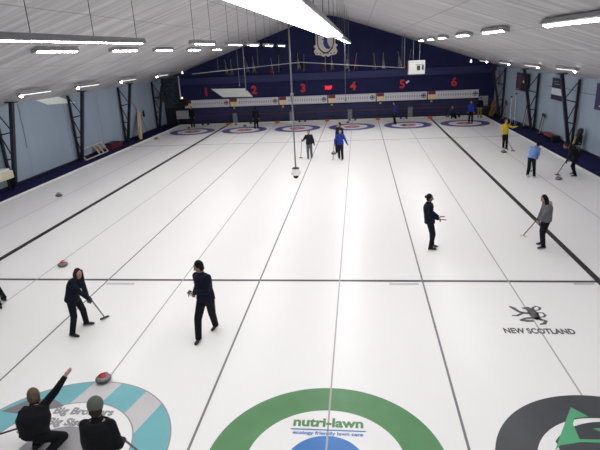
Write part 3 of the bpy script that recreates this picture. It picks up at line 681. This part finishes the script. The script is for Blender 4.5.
tripod(14.2, 26.9, 2.2, 'white tripod stand just beyond the middle right column', M_WHITE)
tripod(14.2, 27.8, 1.9, 'tall white tripod stand between the two far columns', M_WHITE)
def rack(y, h, label, n=4):
    t = thing('broom_rack', label, 'rack', (wx(y)-.25, y, 0), 'broom racks on the right wall')
    link('base', B(((wx(y)-.5, y-.28, .0), (wx(y)-.1, y+.28, .1))), M_BLACK, t)
    for k in range(n):
        yy = y-.2+.4*k/(n-1); bm = bmesh.new(); cyl(bm, (wx(y)-.35, yy, .1), (wx(y)-.15, yy+.08, h+.1*(k % 2)), .016, 6); link('handle', bm, [M_DGREY, M_WOOD, M_GREYM, M_BLACK][k % 4], t)
        bm = bmesh.new(); ell(bm, V((wx(y)-.15, yy+.08, h+.1*(k % 2))), V((0, 1, 0)), V((1, 0, 0)), V((0, 0, 1)), .11, .05, .06, 8); link('head', bm, M_BLACK, t, True)
rack(22.3, 1.15, 'rack of upright dark brooms on the right carpet beyond the red bench')
rack(25.4, 1.35, 'grey rack of brooms behind the middle right column')
rack(29.7, 1.2, 'rack of brooms near the farthest right column')
t = thing('red_bench', 'low bench with a red seat beside the right wall', 'bench', (14.3, 20.3, 0))
link('seat', bevelbox((14.05, 19.6, .25), (14.45, 20.9, .38), .03), mat('bench_red', (135, 48, 55)), t)
link('frame', B(((14.1, 19.65, .2), (14.42, 20.85, .25))), M_BLACK, t)
for Y_ in (19.7, 20.8):
    for X_ in (14.12, 14.43): link('leg', B(((X_-.025, Y_-.025, 0), (X_+.025, Y_+.025, .21))), M_BLACK, t)
link('dark_bag', bevelbox((14.1, 19.2, .01), (14.5, 19.62, .4), .08), M_BLACK, t)
t = thing('chair_with_coat', 'black coat and yellow bag piled on a chair behind the sweeper in black', 'chair', (14.2, 16.2, 0))
link('seat', bevelbox((13.95, 16.0, .42), (14.4, 16.45, .48), .02), M_BLACK, t)
for X_ in (14.0, 14.35):
    for Y_ in (16.05, 16.4): link('leg', B(((X_-.02, Y_-.02, 0), (X_+.02, Y_+.02, .43))), M_GREYM, t)
link('backrest', bevelbox((14.38, 16.0, .5), (14.43, 16.45, .95), .02), M_BLACK, t)
bm = bmesh.new(); rcone(bm, (14.2, 16.2, .6), (14.36, 16.22, 1.15), .13, .15); rcone(bm, (14.36, 16.1, 1.2), (14.3, 15.9, 1.1), .09, .07); link('coat', fuse(bm, .025, 2), M_BLACK, t, True)
bm = bmesh.new(); rcone(bm, (14.05, 16.1, .52), (14.1, 16.1, .85), .07, .05); link('bag', fuse(bm, .02, 2), mat('bag_yellow', (170, 150, 90)), t, True)

# ------------------------------------------------------------------ curling stones
def stone(p, hue, label, s=1., rot=0.):
    t = thing('curling_stone', label, 'curling stone', (0, 0, 0), 'curling stones')
    r = .145
    bm = bmesh.new(); lathe(bm, (0, 0, .002), [(.065, 0), (.10, .006), (.13, .025), (.1435, .046), (.1435, .074), (.13, .094), (.10, .112), (.07, .117)], 32); link('granite_body', bm, M_GRAN, t, True)
    bm = bmesh.new(); lathe(bm, (0, 0, .002), [(.1437, .044), (.1455, .048), (.1455, .072), (.1437, .076)], 32); link('striking_band', bm, M_GRAND, t, True)
    mh = mat('handle_'+hue, {'red': (178, 38, 48), 'yellow': (215, 190, 70), 'grey': (110, 80, 80)}[hue], rough=.35)
    bm = bmesh.new(); lathe(bm, (0, 0, .117), [(.075, 0), (.075, .008), (.05, .014), (.02, .016)], 24)
    bm2 = bmesh.new(); pts = [V((-.06, 0, .125)), V((-.062, 0, .155)), V((-.03, 0, .172)), V((.04, 0, .170)), V((.085, 0, .160))]
    link('handle_disc', bm, mh, t, True)
    for a, b_, r0, r1 in zip(pts, pts[1:], (.017, .015, .015, .014), (.015, .015, .014, .011)): rcone(bm2, a, b_, r0, r1, seg=10)
    link('handle', bm2, mh, t, True)
    t.location = (p[0], p[1], 0); t.rotation_euler = (0, 0, rot); return t
stone((-2.21, -4.55), 'red', 'grey curling stone with a red handle at the front edge of the teal ring', rot=.6)
stone((-6.22, .95), 'red', 'red-handled curling stone sliding beyond the near black line at left', rot=1.2)
stone((-11.04, 8.95), 'grey', 'lone curling stone on the leftmost sheet', rot=.3)
stone((11.33, 10.4), 'grey', 'curling stone in front of the sweeper dressed in black at right', rot=.2)
stone((10.63, 16.6), 'grey', 'curling stone at the feet of the player in yellow', rot=2.)
stone((1.22, 17.3), 'grey', 'curling stone by the feet of the player in royal blue')
stone((-12.54, 24.9), 'grey', 'curling stone near the left kerb before the far house')
for i, (u, v, lb_) in enumerate([(245, 126.5, 'curling stone in the second far house from the left'), (236, 125, 'curling stone behind the second far house at left'), (348, 123, 'curling stone at the back of the fourth far house'), (447.5, 117.3, 'curling stone beside the crouching player at the far right'), (189, 128.5, 'curling stone in the leftmost far house'), (404, 126, 'curling stone in the fifth far house')]):
    p = gp(u, v); stone((p.x, min(p.y, 32.2)), 'grey' if i % 2 else 'red', lb_, rot=i)

# ------------------------------------------------------------------ people
def ik(a, t, l1, l2, pole):
    d = t-a; D = d.length; mx_ = (l1+l2)*.998
    if D > mx_: t = a+d*(mx_/D); d = t-a; D = mx_
    D = max(D, abs(l1-l2)+.02)
    c = (l1*l1+D*D-l2*l2)/(2*l1*D); c = max(-1, min(1, c)); n = d.normalized()
    p = pole-n*pole.dot(n)
    p = p.normalized() if p.length > 1e-4 else V((0, 0, 1))
    return a+n*l1*c+p*l1*math.sqrt(max(0, 1-c*c)), t
def hand(bm, w, d, up_, curl=.7, s=1., open_=False):
    d = d.normalized(); n = (up_-d*up_.dot(d)); n = n.normalized() if n.length > 1e-3 else frame(d)[0]; sd = d.cross(n)
    # palm
    loft(bm, [(w-d*.01, sd, n, .024*s, .018*s), (w+d*.03*s, sd, n, .036*s, .016*s), (w+d*.075*s, sd, n, .041*s, .015*s), (w+d*.088*s, sd, n, .034*s, .011*s)], 12)
    for k, ln in enumerate((.066, .075, .07, .055)):
        b0 = w+d*.078*s+sd*(-.03+.02*k)*s; c = curl*(0.15 if open_ else 1)
        d1 = (d*math.cos(c)-n*math.sin(c)).normalized(); sp = sd*(-.12+.08*k)*(1 if open_ else .3); d1 = (d1+sp).normalized()
        b1 = b0+d1*ln*.5*s; d2 = (d*math.cos(c*2.1)-n*math.sin(c*2.1)).normalized(); d2 = (d2+sp).normalized(); b2 = b1+d2*ln*.5*s
        rcone(bm, b0-d*.02*s, b1, .0095*s, .009*s, seg=8); rcone(bm, b1, b2, .009*s, .0075*s, seg=8)
    t0 = w+d*.025*s-sd*.03*s; t1 = t0+(d*.55-sd*.75-n*.25*curl).normalized()*.04*s; t2 = t1+(d*.9-sd*.15-n*.5*curl).normalized()*.032*s
    rcone(bm, t0, t1, .012*s, .0105*s, seg=8); rcone(bm, t1, t2, .0105*s, .008*s, seg=8)
def person(label, hip, neck, face, feet, hands, top, bottom, hairc=(40, 28, 24), hair='short', hip_yaw=0, sh_yaw=None, tall=1.75, fine=True,
           headpitch=0, toes=None, elbows=None, knees=None, skin=None, hem=.1, fat=1., shoe=(20, 20, 24), openr=False, hood=None, back=None, bare=True, cap=None, lean_head=None, hw=1., stand=True, gloves=False):
    """All points in world metres; yaw 0 = facing away (+Y), positive = turning to the left."""
    S = tall/1.75; vox = .0085 if fine else .017; sh_yaw = hip_yaw if sh_yaw is None else sh_yaw
    yv = lambda a: (V((math.cos(R(a)), math.sin(R(a)), 0)), V((-math.sin(R(a)), math.cos(R(a)), 0)))
    hx, hf = yv(hip_yaw); sx_, sf = yv(sh_yaw); hip, neck = V(hip), V(neck)
    if stand:
        d0 = neck-hip; f_ = [V(q) for q in feet]; far = max(((q-hip).xy).length for q in f_)
        hip.z = math.sqrt(max(.1, (.868*S)**2-max(0, far-.05)**2))+.03+.085*S; neck = V((hip.x+d0.x, hip.y+d0.y, hip.z+math.sqrt((.52*S)**2-min(d0.xy.length, .4)**2)))
    up_ = (neck-hip).normalized(); gx, gf = yv(face)
    def orth(x): return (x-up_*x.dot(up_)).normalized()
    def spine(t): 
        x = orth(hx.lerp(sx_, max(0, min(1, t)))); y = up_.cross(x); bow = 4*.03*S*t*(1-t) if 0 < t < 1 else 0
        return hip.lerp(neck, t)-y*bow, x, y
    PR = [(-.2, .09, .075), (-.1, .15, .11), (0, .168, .122), (.15, .16, .115), (.35, .138*fat, .104*fat), (.55, .15*fat, .112*fat), (.75, .172, .118), (.88, .172, .105), (.96, .12, .082), (1.02, .062, .06)]
    def torso(bm, t0, t1, add, skirt=False):
        rg = []
        ts = [t0]+[p[0] for p in PR if t0 < p[0] < t1]+[t1]
        for t in ts:
            for a, b_ in zip(PR, PR[1:]):
                if a[0] <= t <= b_[0]+1e-6: f = (t-a[0])/(b_[0]-a[0]); rx = a[1]+(b_[1]-a[1])*f; ry = a[2]+(b_[2]-a[2])*f; break
            if skirt and t < 0: rx, ry = .168, .125
            c, x, y = spine(t); rg.append((c, x, y, rx*S*hw+add, ry*S*hw+add))
        loft(bm, rg, 20)
    c, x, y = spine(.88); SH = [c-x*.168*S, c+x*.168*S]          # left, right
    hxo = hx; HP = [hip-hxo*.085*S-V((0, 0, .03)), hip+hxo*.085*S-V((0, 0, .03))]
    la, lf, lt, ls = .29*S, .255*S, .44*S, .43*S
    EL = []; HD = []; FD = []
    for i in (0, 1):
        sgn = -1 if i == 0 else 1
        pole = V(elbows[i]) if elbows and elbows[i] is not None else (V((0, 0, -1))-sf*.6+sx_*sgn*.5)
        tgt = V(hands[i]) if hands[i] is not None else SH[i]+V((0, 0, -.54*S))+sf*.06+sx_*sgn*.06
        e, h = ik(SH[i], tgt, la, lf, pole); EL.append(e); HD.append(h); FD.append((h-e).normalized())
    KN = []; AK = []
    for i in (0, 1):
        tgt = V(feet[i]); tgt.z = max(tgt.z, 0)+.085*S
        pole = V(knees[i]) if knees and knees[i] is not None else hf
        k, a = ik(HP[i], tgt, lt, ls, pole); KN.append(k); AK.append(a)
    # head
    hc = neck+(up_*.35+V((0, 0, .65))).normalized()*.155*S+gf*.025
    if lean_head: hc = hc+V(lean_head)
    Rm = Matrix.Rotation(R(headpitch), 3, gx); hz = Rm @ V((0, 0, 1)); hy = Rm @ gf; hX = gx
    root_loc = V((hip.x, hip.y, 0))
    # ---- body
    bm = bmesh.new(); torso(bm, -.2, 1.02, -.012)
    rcone(bm, spine(.95)[0], hc-hz*.06*S-hy*.01, .058*S, .05*S)
    ell(bm, hc+hz*.012*S, hX, hy, hz, .074*S, .092*S, .105*S)
    ell(bm, hc-hz*.055*S+hy*.022*S, hX, hy, hz, .052*S, .062*S, .062*S)
    rcone(bm, hc+hy*.088*S+hz*.012*S, hc+hy*.108*S-hz*.022*S, .009*S, .014*S, seg=8)
    for s in (-1, 1):
        ell(bm, hc+hX*s*.076*S-hz*.008*S, hX, hy, hz, .009*S, .018*S, .03*S, 8)
    for i in (0, 1):
        rcone(bm, SH[i], EL[i], .05*S, .038*S); rcone(bm, EL[i], HD[i], .038*S, .026*S)
        n = V((0, 0, 1)) if abs(FD[i].z) < .8 else sf
        hand(bm, HD[i], FD[i], n, .75, S*(1.15 if openr and i == 1 else 1), open_=(openr and i == 1))
        rcone(bm, HP[i], KN[i], .085*S, .052*S); rcone(bm, KN[i], AK[i], .05*S, .034*S)
        rcone(bm, AK[i], AK[i]-V((0, 0, .03)), .035*S, .032*S)
    mt_ = skin or M_SKIN
    body = link('person', fuse(bm, vox if fine else .013, 2), mt_, None, True)
    # move origin to ground point
    body.data.transform(Matrix.Translation(-root_loc)); body.location = root_loc
    tag(body, label, 'person')
    # ---- clothes
    bm = bmesh.new(); torso(bm, -.02-hem, .98, .036, True)
    for i in (0, 1):
        rcone(bm, SH[i], EL[i], .076*S, .064*S); rcone(bm, EL[i], HD[i]+FD[i]*.02, .064*S, .044*S, flat1=True)
    rcone(bm, spine(.9)[0], spine(1.1)[0], .09*S, .068*S, flat1=True)
    link('jacket', fuse(bm, vox*1.1, 2), top, body, True)
    if back:
        bm = bmesh.new(); c, x, y = spine(.15); c2, x2, y2 = spine(.82)
        rg = []
        for t in (.12, .35, .6, .84):
            c, x, y = spine(t); rg.append([c-y*(.152*S*(1 if t > .3 else .98)+.002)*math.cos(a)*1.0+x*.148*S*math.sin(a) for a in (-.95, -.5, 0, .5, .95)])
        vv = [[bm.verts.new(q) for q in r_] for r_ in rg]
        for r0, r1 in zip(vv, vv[1:]):
            for k in range(4): bm.faces.new((r0[k], r0[k+1], r1[k+1], r1[k]))
        bmesh.ops.solidify(bm, geom=bm.faces[:], thickness=.012); link('back_panel', bm, back, body, True)
    bm = bmesh.new(); torso(bm, -.2, .12, .022)
    for i in (0, 1):
        rcone(bm, HP[i], KN[i], .108*S, .082*S); rcone(bm, KN[i], AK[i]-(KN[i]-AK[i]).normalized()*.02, .080*S, .068*S, flat1=True)
    link('trousers', fuse(bm, vox*1.1, 2), bottom, body, True)
    for i in (0, 1):
        ty = toes[i] if toes else hip_yaw; fx, ff = yv(ty); a = AK[i]
        g0 = V((a.x, a.y, a.z-.085*S)); bm = bmesh.new()
        rg = [(-.075, .026, .03, .032), (-.06, .036, .045, .048), (-.01, .04, .052, .058), (.05, .043, .036, .042), (.11, .046, .028, .031), (.155, .038, .022, .024), (.175, .02, .014, .016)]
        loft(bm, [(g0+ff*d+V((0, 0, zc_+.004)), fx, V((0, 0, 1)), rx, rz) for d, rx, rz, zc_ in rg], 14)
        rcone(bm, g0+V((0, 0, .05)), g0+V((0, 0, .11*S)), .042, .05*S, flat1=True)
        b2 = fuse(bm, vox, 2)
        for v in b2.verts:
            if v.co.z < g0.z+.004: v.co.z = g0.z+.004
        link('shoe', b2, mat('shoe_%d_%d' % (shoe[0], shoe[2]), shoe, rough=.5), body, True)
    mh = mat('hair_%d_%d' % (hairc[0], hairc[2]), tuple(int(c*.8) for c in hairc), rough=.75, noise=.3, nscale=40, bump=.3, spec=.15)
    bm = bmesh.new()
    ell(bm, hc+hz*.036*S-hy*.03*S, hX, hy, hz, .089*S, .093*S, .108*S)
    ell(bm, hc-hz*.03*S-hy*.045*S, hX, hy, hz, .082*S, .06*S, .075*S)
    if hair == 'long':
        ell(bm, hc-hz*.04*S-hy*.05*S, hX, hy, hz, .115*S, .08*S, .155*S)
        rcone(bm, hc-hy*.05*S-hz*.08*S+hX*.05*S, hc-hy*.05*S-hz*.22*S+hX*.06*S, .05*S, .035*S, k=1.2)
        rcone(bm, hc-hy*.05*S-hz*.08*S-hX*.05*S, hc-hy*.05*S-hz*.22*S-hX*.06*S, .05*S, .035*S, k=1.2)
        for s in (-1, 1): rcone(bm, hc+hX*s*.085*S+hz*.05*S, hc+hX*s*.10*S-hz*.17*S+hy*.02*S, .032*S, .03*S)
    if hair == 'bob':
        ell(bm, hc-hz*.02*S-hy*.035*S, hX, hy, hz, .10*S, .08*S, .12*S)
        for s in (-1, 1): rcone(bm, hc+hX*s*.08*S+hz*.04*S, hc+hX*s*.085*S-hz*.1*S+hy*.01*S, .024*S, .02*S)
    if hair == 'bun': ell(bm, hc+hz*.03*S-hy*.125*S, hX, hy, hz, .04*S, .04*S, .045*S)
    if hair == 'hood': ell(bm, hc+hz*.0*S-hy*.03*S, hX, hy, hz, .11*S, .10*S, .135*S)
    link('hood' if hair == 'hood' else 'hair', fuse(bm, vox, 1), mh if hair != 'hood' else top, body, True)
    if cap:
        bm = bmesh.new(); ell(bm, hc+hz*.05*S-hy*.015*S, hX, hy, hz, .102*S, .114*S, .108*S)
        rcone(bm, hc+hz*.02*S-hX*.03*S, hc+hz*.02*S+hX*.03*S, .095*S, .095*S, k=.45) if False else None
        link('cap', fuse(bm, vox, 1), cap, body, True)
    if hood:
        bm = bmesh.new(); c, x, y = spine(.98); ell(bm, c-y*.09*S, x, y, up_, .11*S, .07*S, .09*S); link('hood', fuse(bm, vox, 1), hood, body, True)
    if gloves:
        for i in (0, 1):
            n = V((0, 0, 1)) if abs(FD[i].z) < .8 else sf
            bm = bmesh.new(); hand(bm, HD[i]-FD[i]*.01, FD[i], n, .75, S*1.22); rcone(bm, HD[i]-FD[i]*.03, HD[i]+FD[i]*.02, .036*S, .034*S, flat0=True); link('glove', fuse(bm, vox, 1), M_BLACK, body, True)
    if fine:
        for s in (-1, 1):
            bm = bmesh.new(); ell(bm, hc+hX*s*.03*S+hy*.084*S+hz*.012*S, hX, hy, hz, .011*S, .008*S, .008*S, 8); link('eye', bm, M_EYE, body, True)
        bm = bmesh.new(); ell(bm, hc+hy*.082*S-hz*.052*S, hX, hy, hz, .022*S, .01*S, .008*S, 8); link('mouth', bm, M_LIP, body, True)
    return dict(hands=HD, body=body, fd=FD)
def broom(top, head, label, mt_=None, headc=None, yaw_=0, group='curling brooms', grip=None):
    top, head = V(top), V(head); t = thing('curling_broom', label, 'broom', (head.x, head.y, 0), group)
    head.z = max(head.z, .05); bm = bmesh.new(); cyl(bm, top, head, .0155, 8); link('handle', bm, mt_ or M_DGREY, t, True)
    a, b_ = V((math.cos(yaw_), math.sin(yaw_), 0)), V((-math.sin(yaw_), math.cos(yaw_), 0))
    h0 = V((head.x, head.y, head.z-.015)); bm = bmesh.new()
    loft(bm, [(h0-a*.11, b_, V((0, 0, 1)), .02, .012), (h0-a*.09, b_, V((0, 0, 1)), .035, .02), (h0+a*.09, b_, V((0, 0, 1)), .035, .02), (h0+a*.11, b_, V((0, 0, 1)), .02, .012)], 12)
    link('head', bm, headc or M_BLACK, t, True)
    d = (head-top).normalized(); bm = bmesh.new(); cyl(bm, top-d*.01, top+d*.12, .019, 8); link('grip', bm, grip or M_BLACK, t, True)
    return t

C_NAVY = cloth('navy', (15, 19, 37)); C_BLACK = cloth('black', (17, 18, 23)); C_DARK = cloth('dark', (24, 26, 32)); C_GREY = cloth('grey', (104, 104, 108)); C_DGREY = cloth('dgrey', (52, 55, 60))
C_PANT = cloth('pant', (18, 19, 26)); C_YEL = cloth('yellow', (208, 182, 62)); C_LBLUE = cloth('lightblue', (112, 142, 196)); C_BLUE = cloth('royal', (32, 54, 136)); C_MIDB = cloth('midblue', (42, 52, 120)); C_GPANT = cloth('gpant', (88, 92, 100))
def A(u, v, Y): return at(u, v, Y)
def P_(u, v, Y): p = at(u, v, Y); return p

# 1 woman in navy walking right with a broom
f1, f2 = gp(73, 336.5), gp(87, 325)
Y0 = (f1.y+f2.y)/2
r = person('woman in navy jacket with long brown hair walking right with a broom', P_(74, 304.5, Y0), P_(78, 285.5, Y0-.0), -118, [f2, f1], [P_(91, 306, Y0-.25), P_(93, 303, Y0-.2)],
       C_NAVY, C_PANT, (58, 40, 34), 'long', hip_yaw=-95, sh_yaw=-105, tall=1.58, gloves=True, headpitch=-10, lean_head=(.03, 0, 0), toes=[-75, -100], hem=.16, fat=1.1)
hp = (r['hands'][0]+r['hands'][1])/2+V((.07, 0, -.03)); g = gp(104.5, 317, .05)
broom(hp-(g-hp)*.12, g, 'dark broom held by the woman in navy with long brown hair', M_GREYM, M_BLACK, .9)
# 2 man in navy
f1, f2 = gp(199, 341.5), gp(216, 328.5); Y0 = -2.9
r = person('bearded man in dark navy walking and looking at something in his hands', P_(206, 301, Y0), P_(201, 276.5, Y0), 105, [f2, f1], [P_(193.5, 293, Y0-.2), P_(194.5, 292, Y0-.05)],
       C_NAVY, C_BLACK, (20, 18, 20), 'short', hip_yaw=168, sh_yaw=150, tall=1.82, headpitch=-22, toes=[165, 172], hem=.08, skin=M_SKIN2)
h = (r['hands'][0]+r['hands'][1])/2
bm = bevelbox((-.035, -.075, -.005), (.035, .075, .005), .004); bmesh.ops.transform(bm, matrix=Matrix.Translation(h+V((-.09, -.02, .015))) @ Matrix.Rotation(R(20), 4, 'Y'), verts=bm.verts)
tag(link('phone', bm, M_BLACK), 'small dark phone in the hands of the bearded man', 'phone')
bm = bmesh.new()
# 3 woman with raised arm, back turned
Y0 = -6.9
hipp = P_(35, 434, -6.45); nk = P_(34.5, 405, -6.2)
r = person('woman in black with light brown hair crouching with her right arm raised, back turned', hipp, nk, -8, [V((hipp.x-.12, hipp.y+.12, 0)), V((hipp.x+.16, hipp.y-.12, 0))], [P_(20, 432, -6.1), P_(72, 367.5, -5.85)],
       C_BLACK, C_BLACK, (122, 104, 84), 'bob', hip_yaw=-12, sh_yaw=-12, tall=1.68, headpitch=-10, hem=.02, fat=1.3, elbows=[None, V((1, 0, -.6))], openr=True, hw=1.32, stand=False, knees=[V((-.3, 1, .4)), V((.35, 1, -.25))])
h = r['hands'][0]; e = P_(-10, 447, -6.2)
broom(h+(h-e)*.05, e, 'dark broom stick poking out left of the woman with raised arm', M_BLACK)
# 4 man with grey beanie, back turned
nk = P_(95.5, 410.5, -7.35); hipp = V((nk.x+.02, nk.y-.1, .93))
r = person('man in grey knit cap and black jacket seen from behind', hipp, nk, 18, [V((hipp.x-.12, hipp.y, 0)), V((hipp.x+.14, hipp.y+.1, 0))], [P_(86, 436, -7.1), P_(122.5, 440, -7.2)],
       C_BLACK, C_BLACK, (60, 50, 45), 'short', hip_yaw=-5, sh_yaw=2, tall=1.76, headpitch=-14, hem=.08, back=C_DARK, cap=cloth('beanie', (88, 92, 86)), fat=1.15, hw=1.12)
h = r['hands'][1]+r['fd'][1]*.06; e = P_(137, 450, -7.1); d = (e-h)
broom(h-d*.9, h+d*2.2, 'grey broom stick held by the man in the grey knit cap', M_GREYM)
# 5 partly seen person at left edge
x0 = gp(-4, 308)
r = person('person in black cut off by the left edge of the picture', V((-6.52, -1.62, .84)), V((-6.95, -1.5, 1.22)), 80, [V((-6.38, -1.72, 0)), V((-6.55, -1.3, 0))], [V((-7.1, -1.9, .75)), V((-6.75, -1.55, .72))],
       C_BLACK, C_BLACK, hip_yaw=60, tall=1.7, stand=False)
broom(V((-6.42, -1.9, .62)), V((-6.12, -2.0, .5)), 'short dark stick beside the person at the left edge', M_BLACK)
# 6 woman in navy, hair tied
Y0 = 2.26; f1, f2 = gp(432, 247), gp(430.5, 250)
r = person('woman in dark navy with tied black hair standing in profile holding a phone', P_(429.5, 223, Y0), P_(429, 204.5, Y0), -90, [f1, f2], [P_(438, 216.5, Y0+.15), P_(438, 219, Y0-.15)],
       C_NAVY, C_PANT, (22, 18, 20), 'bun', hip_yaw=-88, tall=1.7, headpitch=-8, toes=[-92, -85], hem=.18, skin=M_SKIN2)
h = r['hands'][0]
bm = bevelbox((-.07, -.035, -.005), (.07, .035, .005), .004); bmesh.ops.transform(bm, matrix=Matrix.Translation(r['hands'][0]+V((.12, -.02, .0))), verts=bm.verts)
tag(link('phone', bm, M_BLACK), 'dark phone held out by the woman with tied hair', 'phone')
bm = bmesh.new(); cyl(bm, r['hands'][1]+V((.04, 0, -.01)), r['hands'][1]+V((.24, .02, -.04)), .012, 8); tag(link('pen', bm, M_DGREY), 'thin dark stick in the lower hand of the woman with tied hair', 'stick')
# 7 woman in grey
Y0 = 2.4; f1, f2 = gp(542, 244.5), gp(543, 248.5)
r = person('woman in grey hooded jacket with dark hair leaning on a broom', P_(545.5, 225, Y0), P_(546.3, 209, Y0), 98, [f2, f1], [P_(537.5, 222.5, Y0-.1), P_(537, 221.5, Y0+.05)],
       C_GREY, C_PANT, (40, 32, 32), 'long', hip_yaw=95, tall=1.58, headpitch=-22, lean_head=(-.07, 0, 0), toes=[98, 92], hem=.1, shoe=(28, 28, 50), hood=cloth('hoodgrey', (150, 150, 152)))
hp = r['hands'][0]+V((-.06, .05, -.02)); g = gp(523.5, 235, .05); d = g-hp
broom(hp-d*.12, g, 'dark broom with white head held by the woman in grey', mat('broom_red', (110, 70, 72)), M_WHITE, 2.4)
# 8 yellow
Y0 = 17.66; f1, f2 = gp(506.3, 149.5), gp(503.2, 148.5)
r = person('player in bright yellow jacket with right arm stretched out', P_(504.8, 136.3, Y0), P_(505.6, 127.2, Y0), -150, [f1, f2], [P_(516.5, 126.5, Y0-.1), P_(502, 136, Y0-.25)],
       C_YEL, C_PANT, (130, 85, 60), 'short', hip_yaw=-165, tall=1.66, fine=False, hem=.12)
broom(P_(507, 140, Y0-.35), gp(513, 150.5, .05), 'thin broom standing beside the player in yellow', M_GREYM)
# 9 light blue, back turned and bent
Y0 = 11.0; f1, f2 = gp(527.3, 176.5), gp(534, 178)
r = person('player in light blue jacket and black cap bending, back turned', P_(531.6, 160.5, Y0), P_(535.5, 150.6, Y0+.15), -60, [f1, f2], [P_(533, 156, Y0+.3), P_(537.5, 157, Y0+.25)],
       C_LBLUE, C_PANT, (20, 20, 24), 'short', gloves=True, hip_yaw=-25, sh_yaw=-40, tall=1.62, fine=True, headpitch=-25, cap=C_BLACK, hem=.1, lean_head=(.1, .05, -.05), toes=[-10, -30], shoe=(200, 200, 200))
broom(r['hands'][1]+V((-.05, .05, .2)), V((r['hands'][0].x+.15, r['hands'][0].y+.7, .05)), 'broom held in front of the player in light blue', M_DGREY)
# 10 black sweeper
Y0 = 11.05; f1, f2 = gp(575, 176.5), gp(574, 175.5)
r = person('sweeper in black bending over with a broom at the right wall side', P_(576.5, 159.5, Y0), P_(569.5, 150.8, Y0), 88, [f1, V(f2)+V((.1, .3, 0))], [P_(566.5, 161.5, Y0-.15), P_(568.5, 159, Y0)],
       C_DARK, C_BLACK, (84, 62, 50), 'short', skin=M_SKIN2, hip_yaw=80, tall=1.7, fine=True, gloves=True, headpitch=-35, lean_head=(-.12, 0, -.07), toes=[85, 95])
g = gp(557.3, 174, .05); hp = r['hands'][0]+V((-.04, 0, -.02)); broom(hp-(g-hp)*.25, g, 'broom pushed by the sweeper in black', M_DGREY)
# 11 dark jacket, grey trousers, facing
Y0 = 16.2; f1, f2 = gp(311.7, 158), gp(308.3, 159)
r = person('player in dark jacket and grey trousers walking forward left of centre', P_(309.3, 147, Y0), P_(308.6, 136.8, Y0), 178, [f1, f2], [P_(314, 144, Y0-.05), P_(302, 141, Y0-.15)],
       C_DARK, C_GPANT, (40, 30, 28), 'short', hip_yaw=180, tall=1.62, fine=False, hem=.1, toes=[175, 185])
g = gp(300.8, 157.5, .05); broom(r['hands'][1]+V((0, -.05, .12)), g, 'broom held upright by the player in grey trousers', M_GREYM, M_DGREY)
# 12 royal blue
Y0 = 15.75; f1, f2 = gp(342.5, 160), gp(339.3, 159)
r = person('player in royal blue jacket walking forward in the middle', P_(340.3, 146.5, Y0), P_(340.2, 137, Y0), 178, [f1, f2], [P_(348, 145.5, Y0-.1), P_(334.5, 143.5, Y0-.15)],
       C_BLUE, C_PANT, (45, 35, 30), 'short', hip_yaw=180, tall=1.66, fine=False, hem=.12, toes=[170, 188])
g = gp(333, 159.5, .05); broom(r['hands'][1]+V((0, -.05, .25)), g, 'broom held by the player in royal blue', M_GREYM, M_WHITE)
# 13 behind
Y0 = 17.6; f1, f2 = gp(338.5, 152.5), gp(336.8, 153.2)
r = person('player in dark clothes standing right behind the one in royal blue', P_(339, 141.5, Y0), P_(339.5, 132.2, Y0), 110, [f1, f2], [None, None],
       C_DARK, C_PANT, (30, 25, 25), 'short', hip_yaw=150, tall=1.8, fine=False)
# 14 dark at sheet two
Y0 = 28.9
def std(label, u, vfoot, top, bottom, Y0=None, tall=1.72, yaw_=0, hair='short', hairc=(40, 30, 28), spread=.12, hands=(None, None), z=0, **k):
    p = gp(u, vfoot); p = V((p.x, min(p.y, 32.3), 0)); hx_ = V((math.cos(R(yaw_)), math.sin(R(yaw_)), 0)); S = tall/1.75
    return person(label, V((p.x, p.y, .93*S)), V((p.x, p.y, 1.46*S))+V((-math.sin(R(yaw_)), math.cos(R(yaw_)), 0))*.04, yaw_, [p-hx_*spread, p+hx_*spread], list(hands), top, bottom, hairc, hair, hip_yaw=yaw_, tall=tall, fine=False, **k)
std('player in black standing in the second far house from left', 256.5, 129, C_BLACK, C_BLACK, yaw_=0, tall=1.7)
std('person in black standing at the back of the leftmost sheet', 193.3, 127.5, C_BLACK, C_BLACK, yaw_=170, tall=1.78)
std('player in dark blue standing legs apart in the fifth far house', 395, 124, C_MIDB, C_PANT, yaw_=95, tall=1.74, spread=.3)
std('player in blue jacket standing in the rightmost far house', 470.5, 123, C_BLUE, C_PANT, yaw_=150, tall=1.66)
std('person in black and yellow standing behind the rightmost far house', 479.5, 117.5, C_BLACK, cloth('mustard', (120, 100, 50)), yaw_=150, tall=1.6)
# crouching deliverer on sheet six
p = gp(453, 118.5); p = V((p.x, min(p.y, 31.7), 0))
person('player in dark blue crouching to deliver a stone at the far right', p+V((.05, .1, .42)), p+V((-.1, -.22, .82)), 150, [p+V((.28, .25, .0)), p+V((-.12, -.05, 0))], [p+V((.35, -.1, .5)), p+V((-.5, -.25, .2))],
       cloth('slate', (50, 62, 92)), C_PANT, (60, 50, 48), 'short', hip_yaw=165, tall=1.7, fine=False, stand=False)

# ------------------------------------------------------------------ light
w = bpy.data.worlds.new('world'); scn.world = w; w.use_nodes = True
w.node_tree.nodes['Background'].inputs[0].default_value = (.86, .92, 1, 1); w.node_tree.nodes['Background'].inputs[1].default_value = .55
vs = scn.view_settings; vs.view_transform = 'Standard'; vs.look = 'None'; vs.gamma = 1; vs.exposure = -.5; vs.use_curve_mapping = False
scn.cycles.use_denoising = True; scn.cycles.max_bounces = 8; scn.cycles.diffuse_bounces = 4
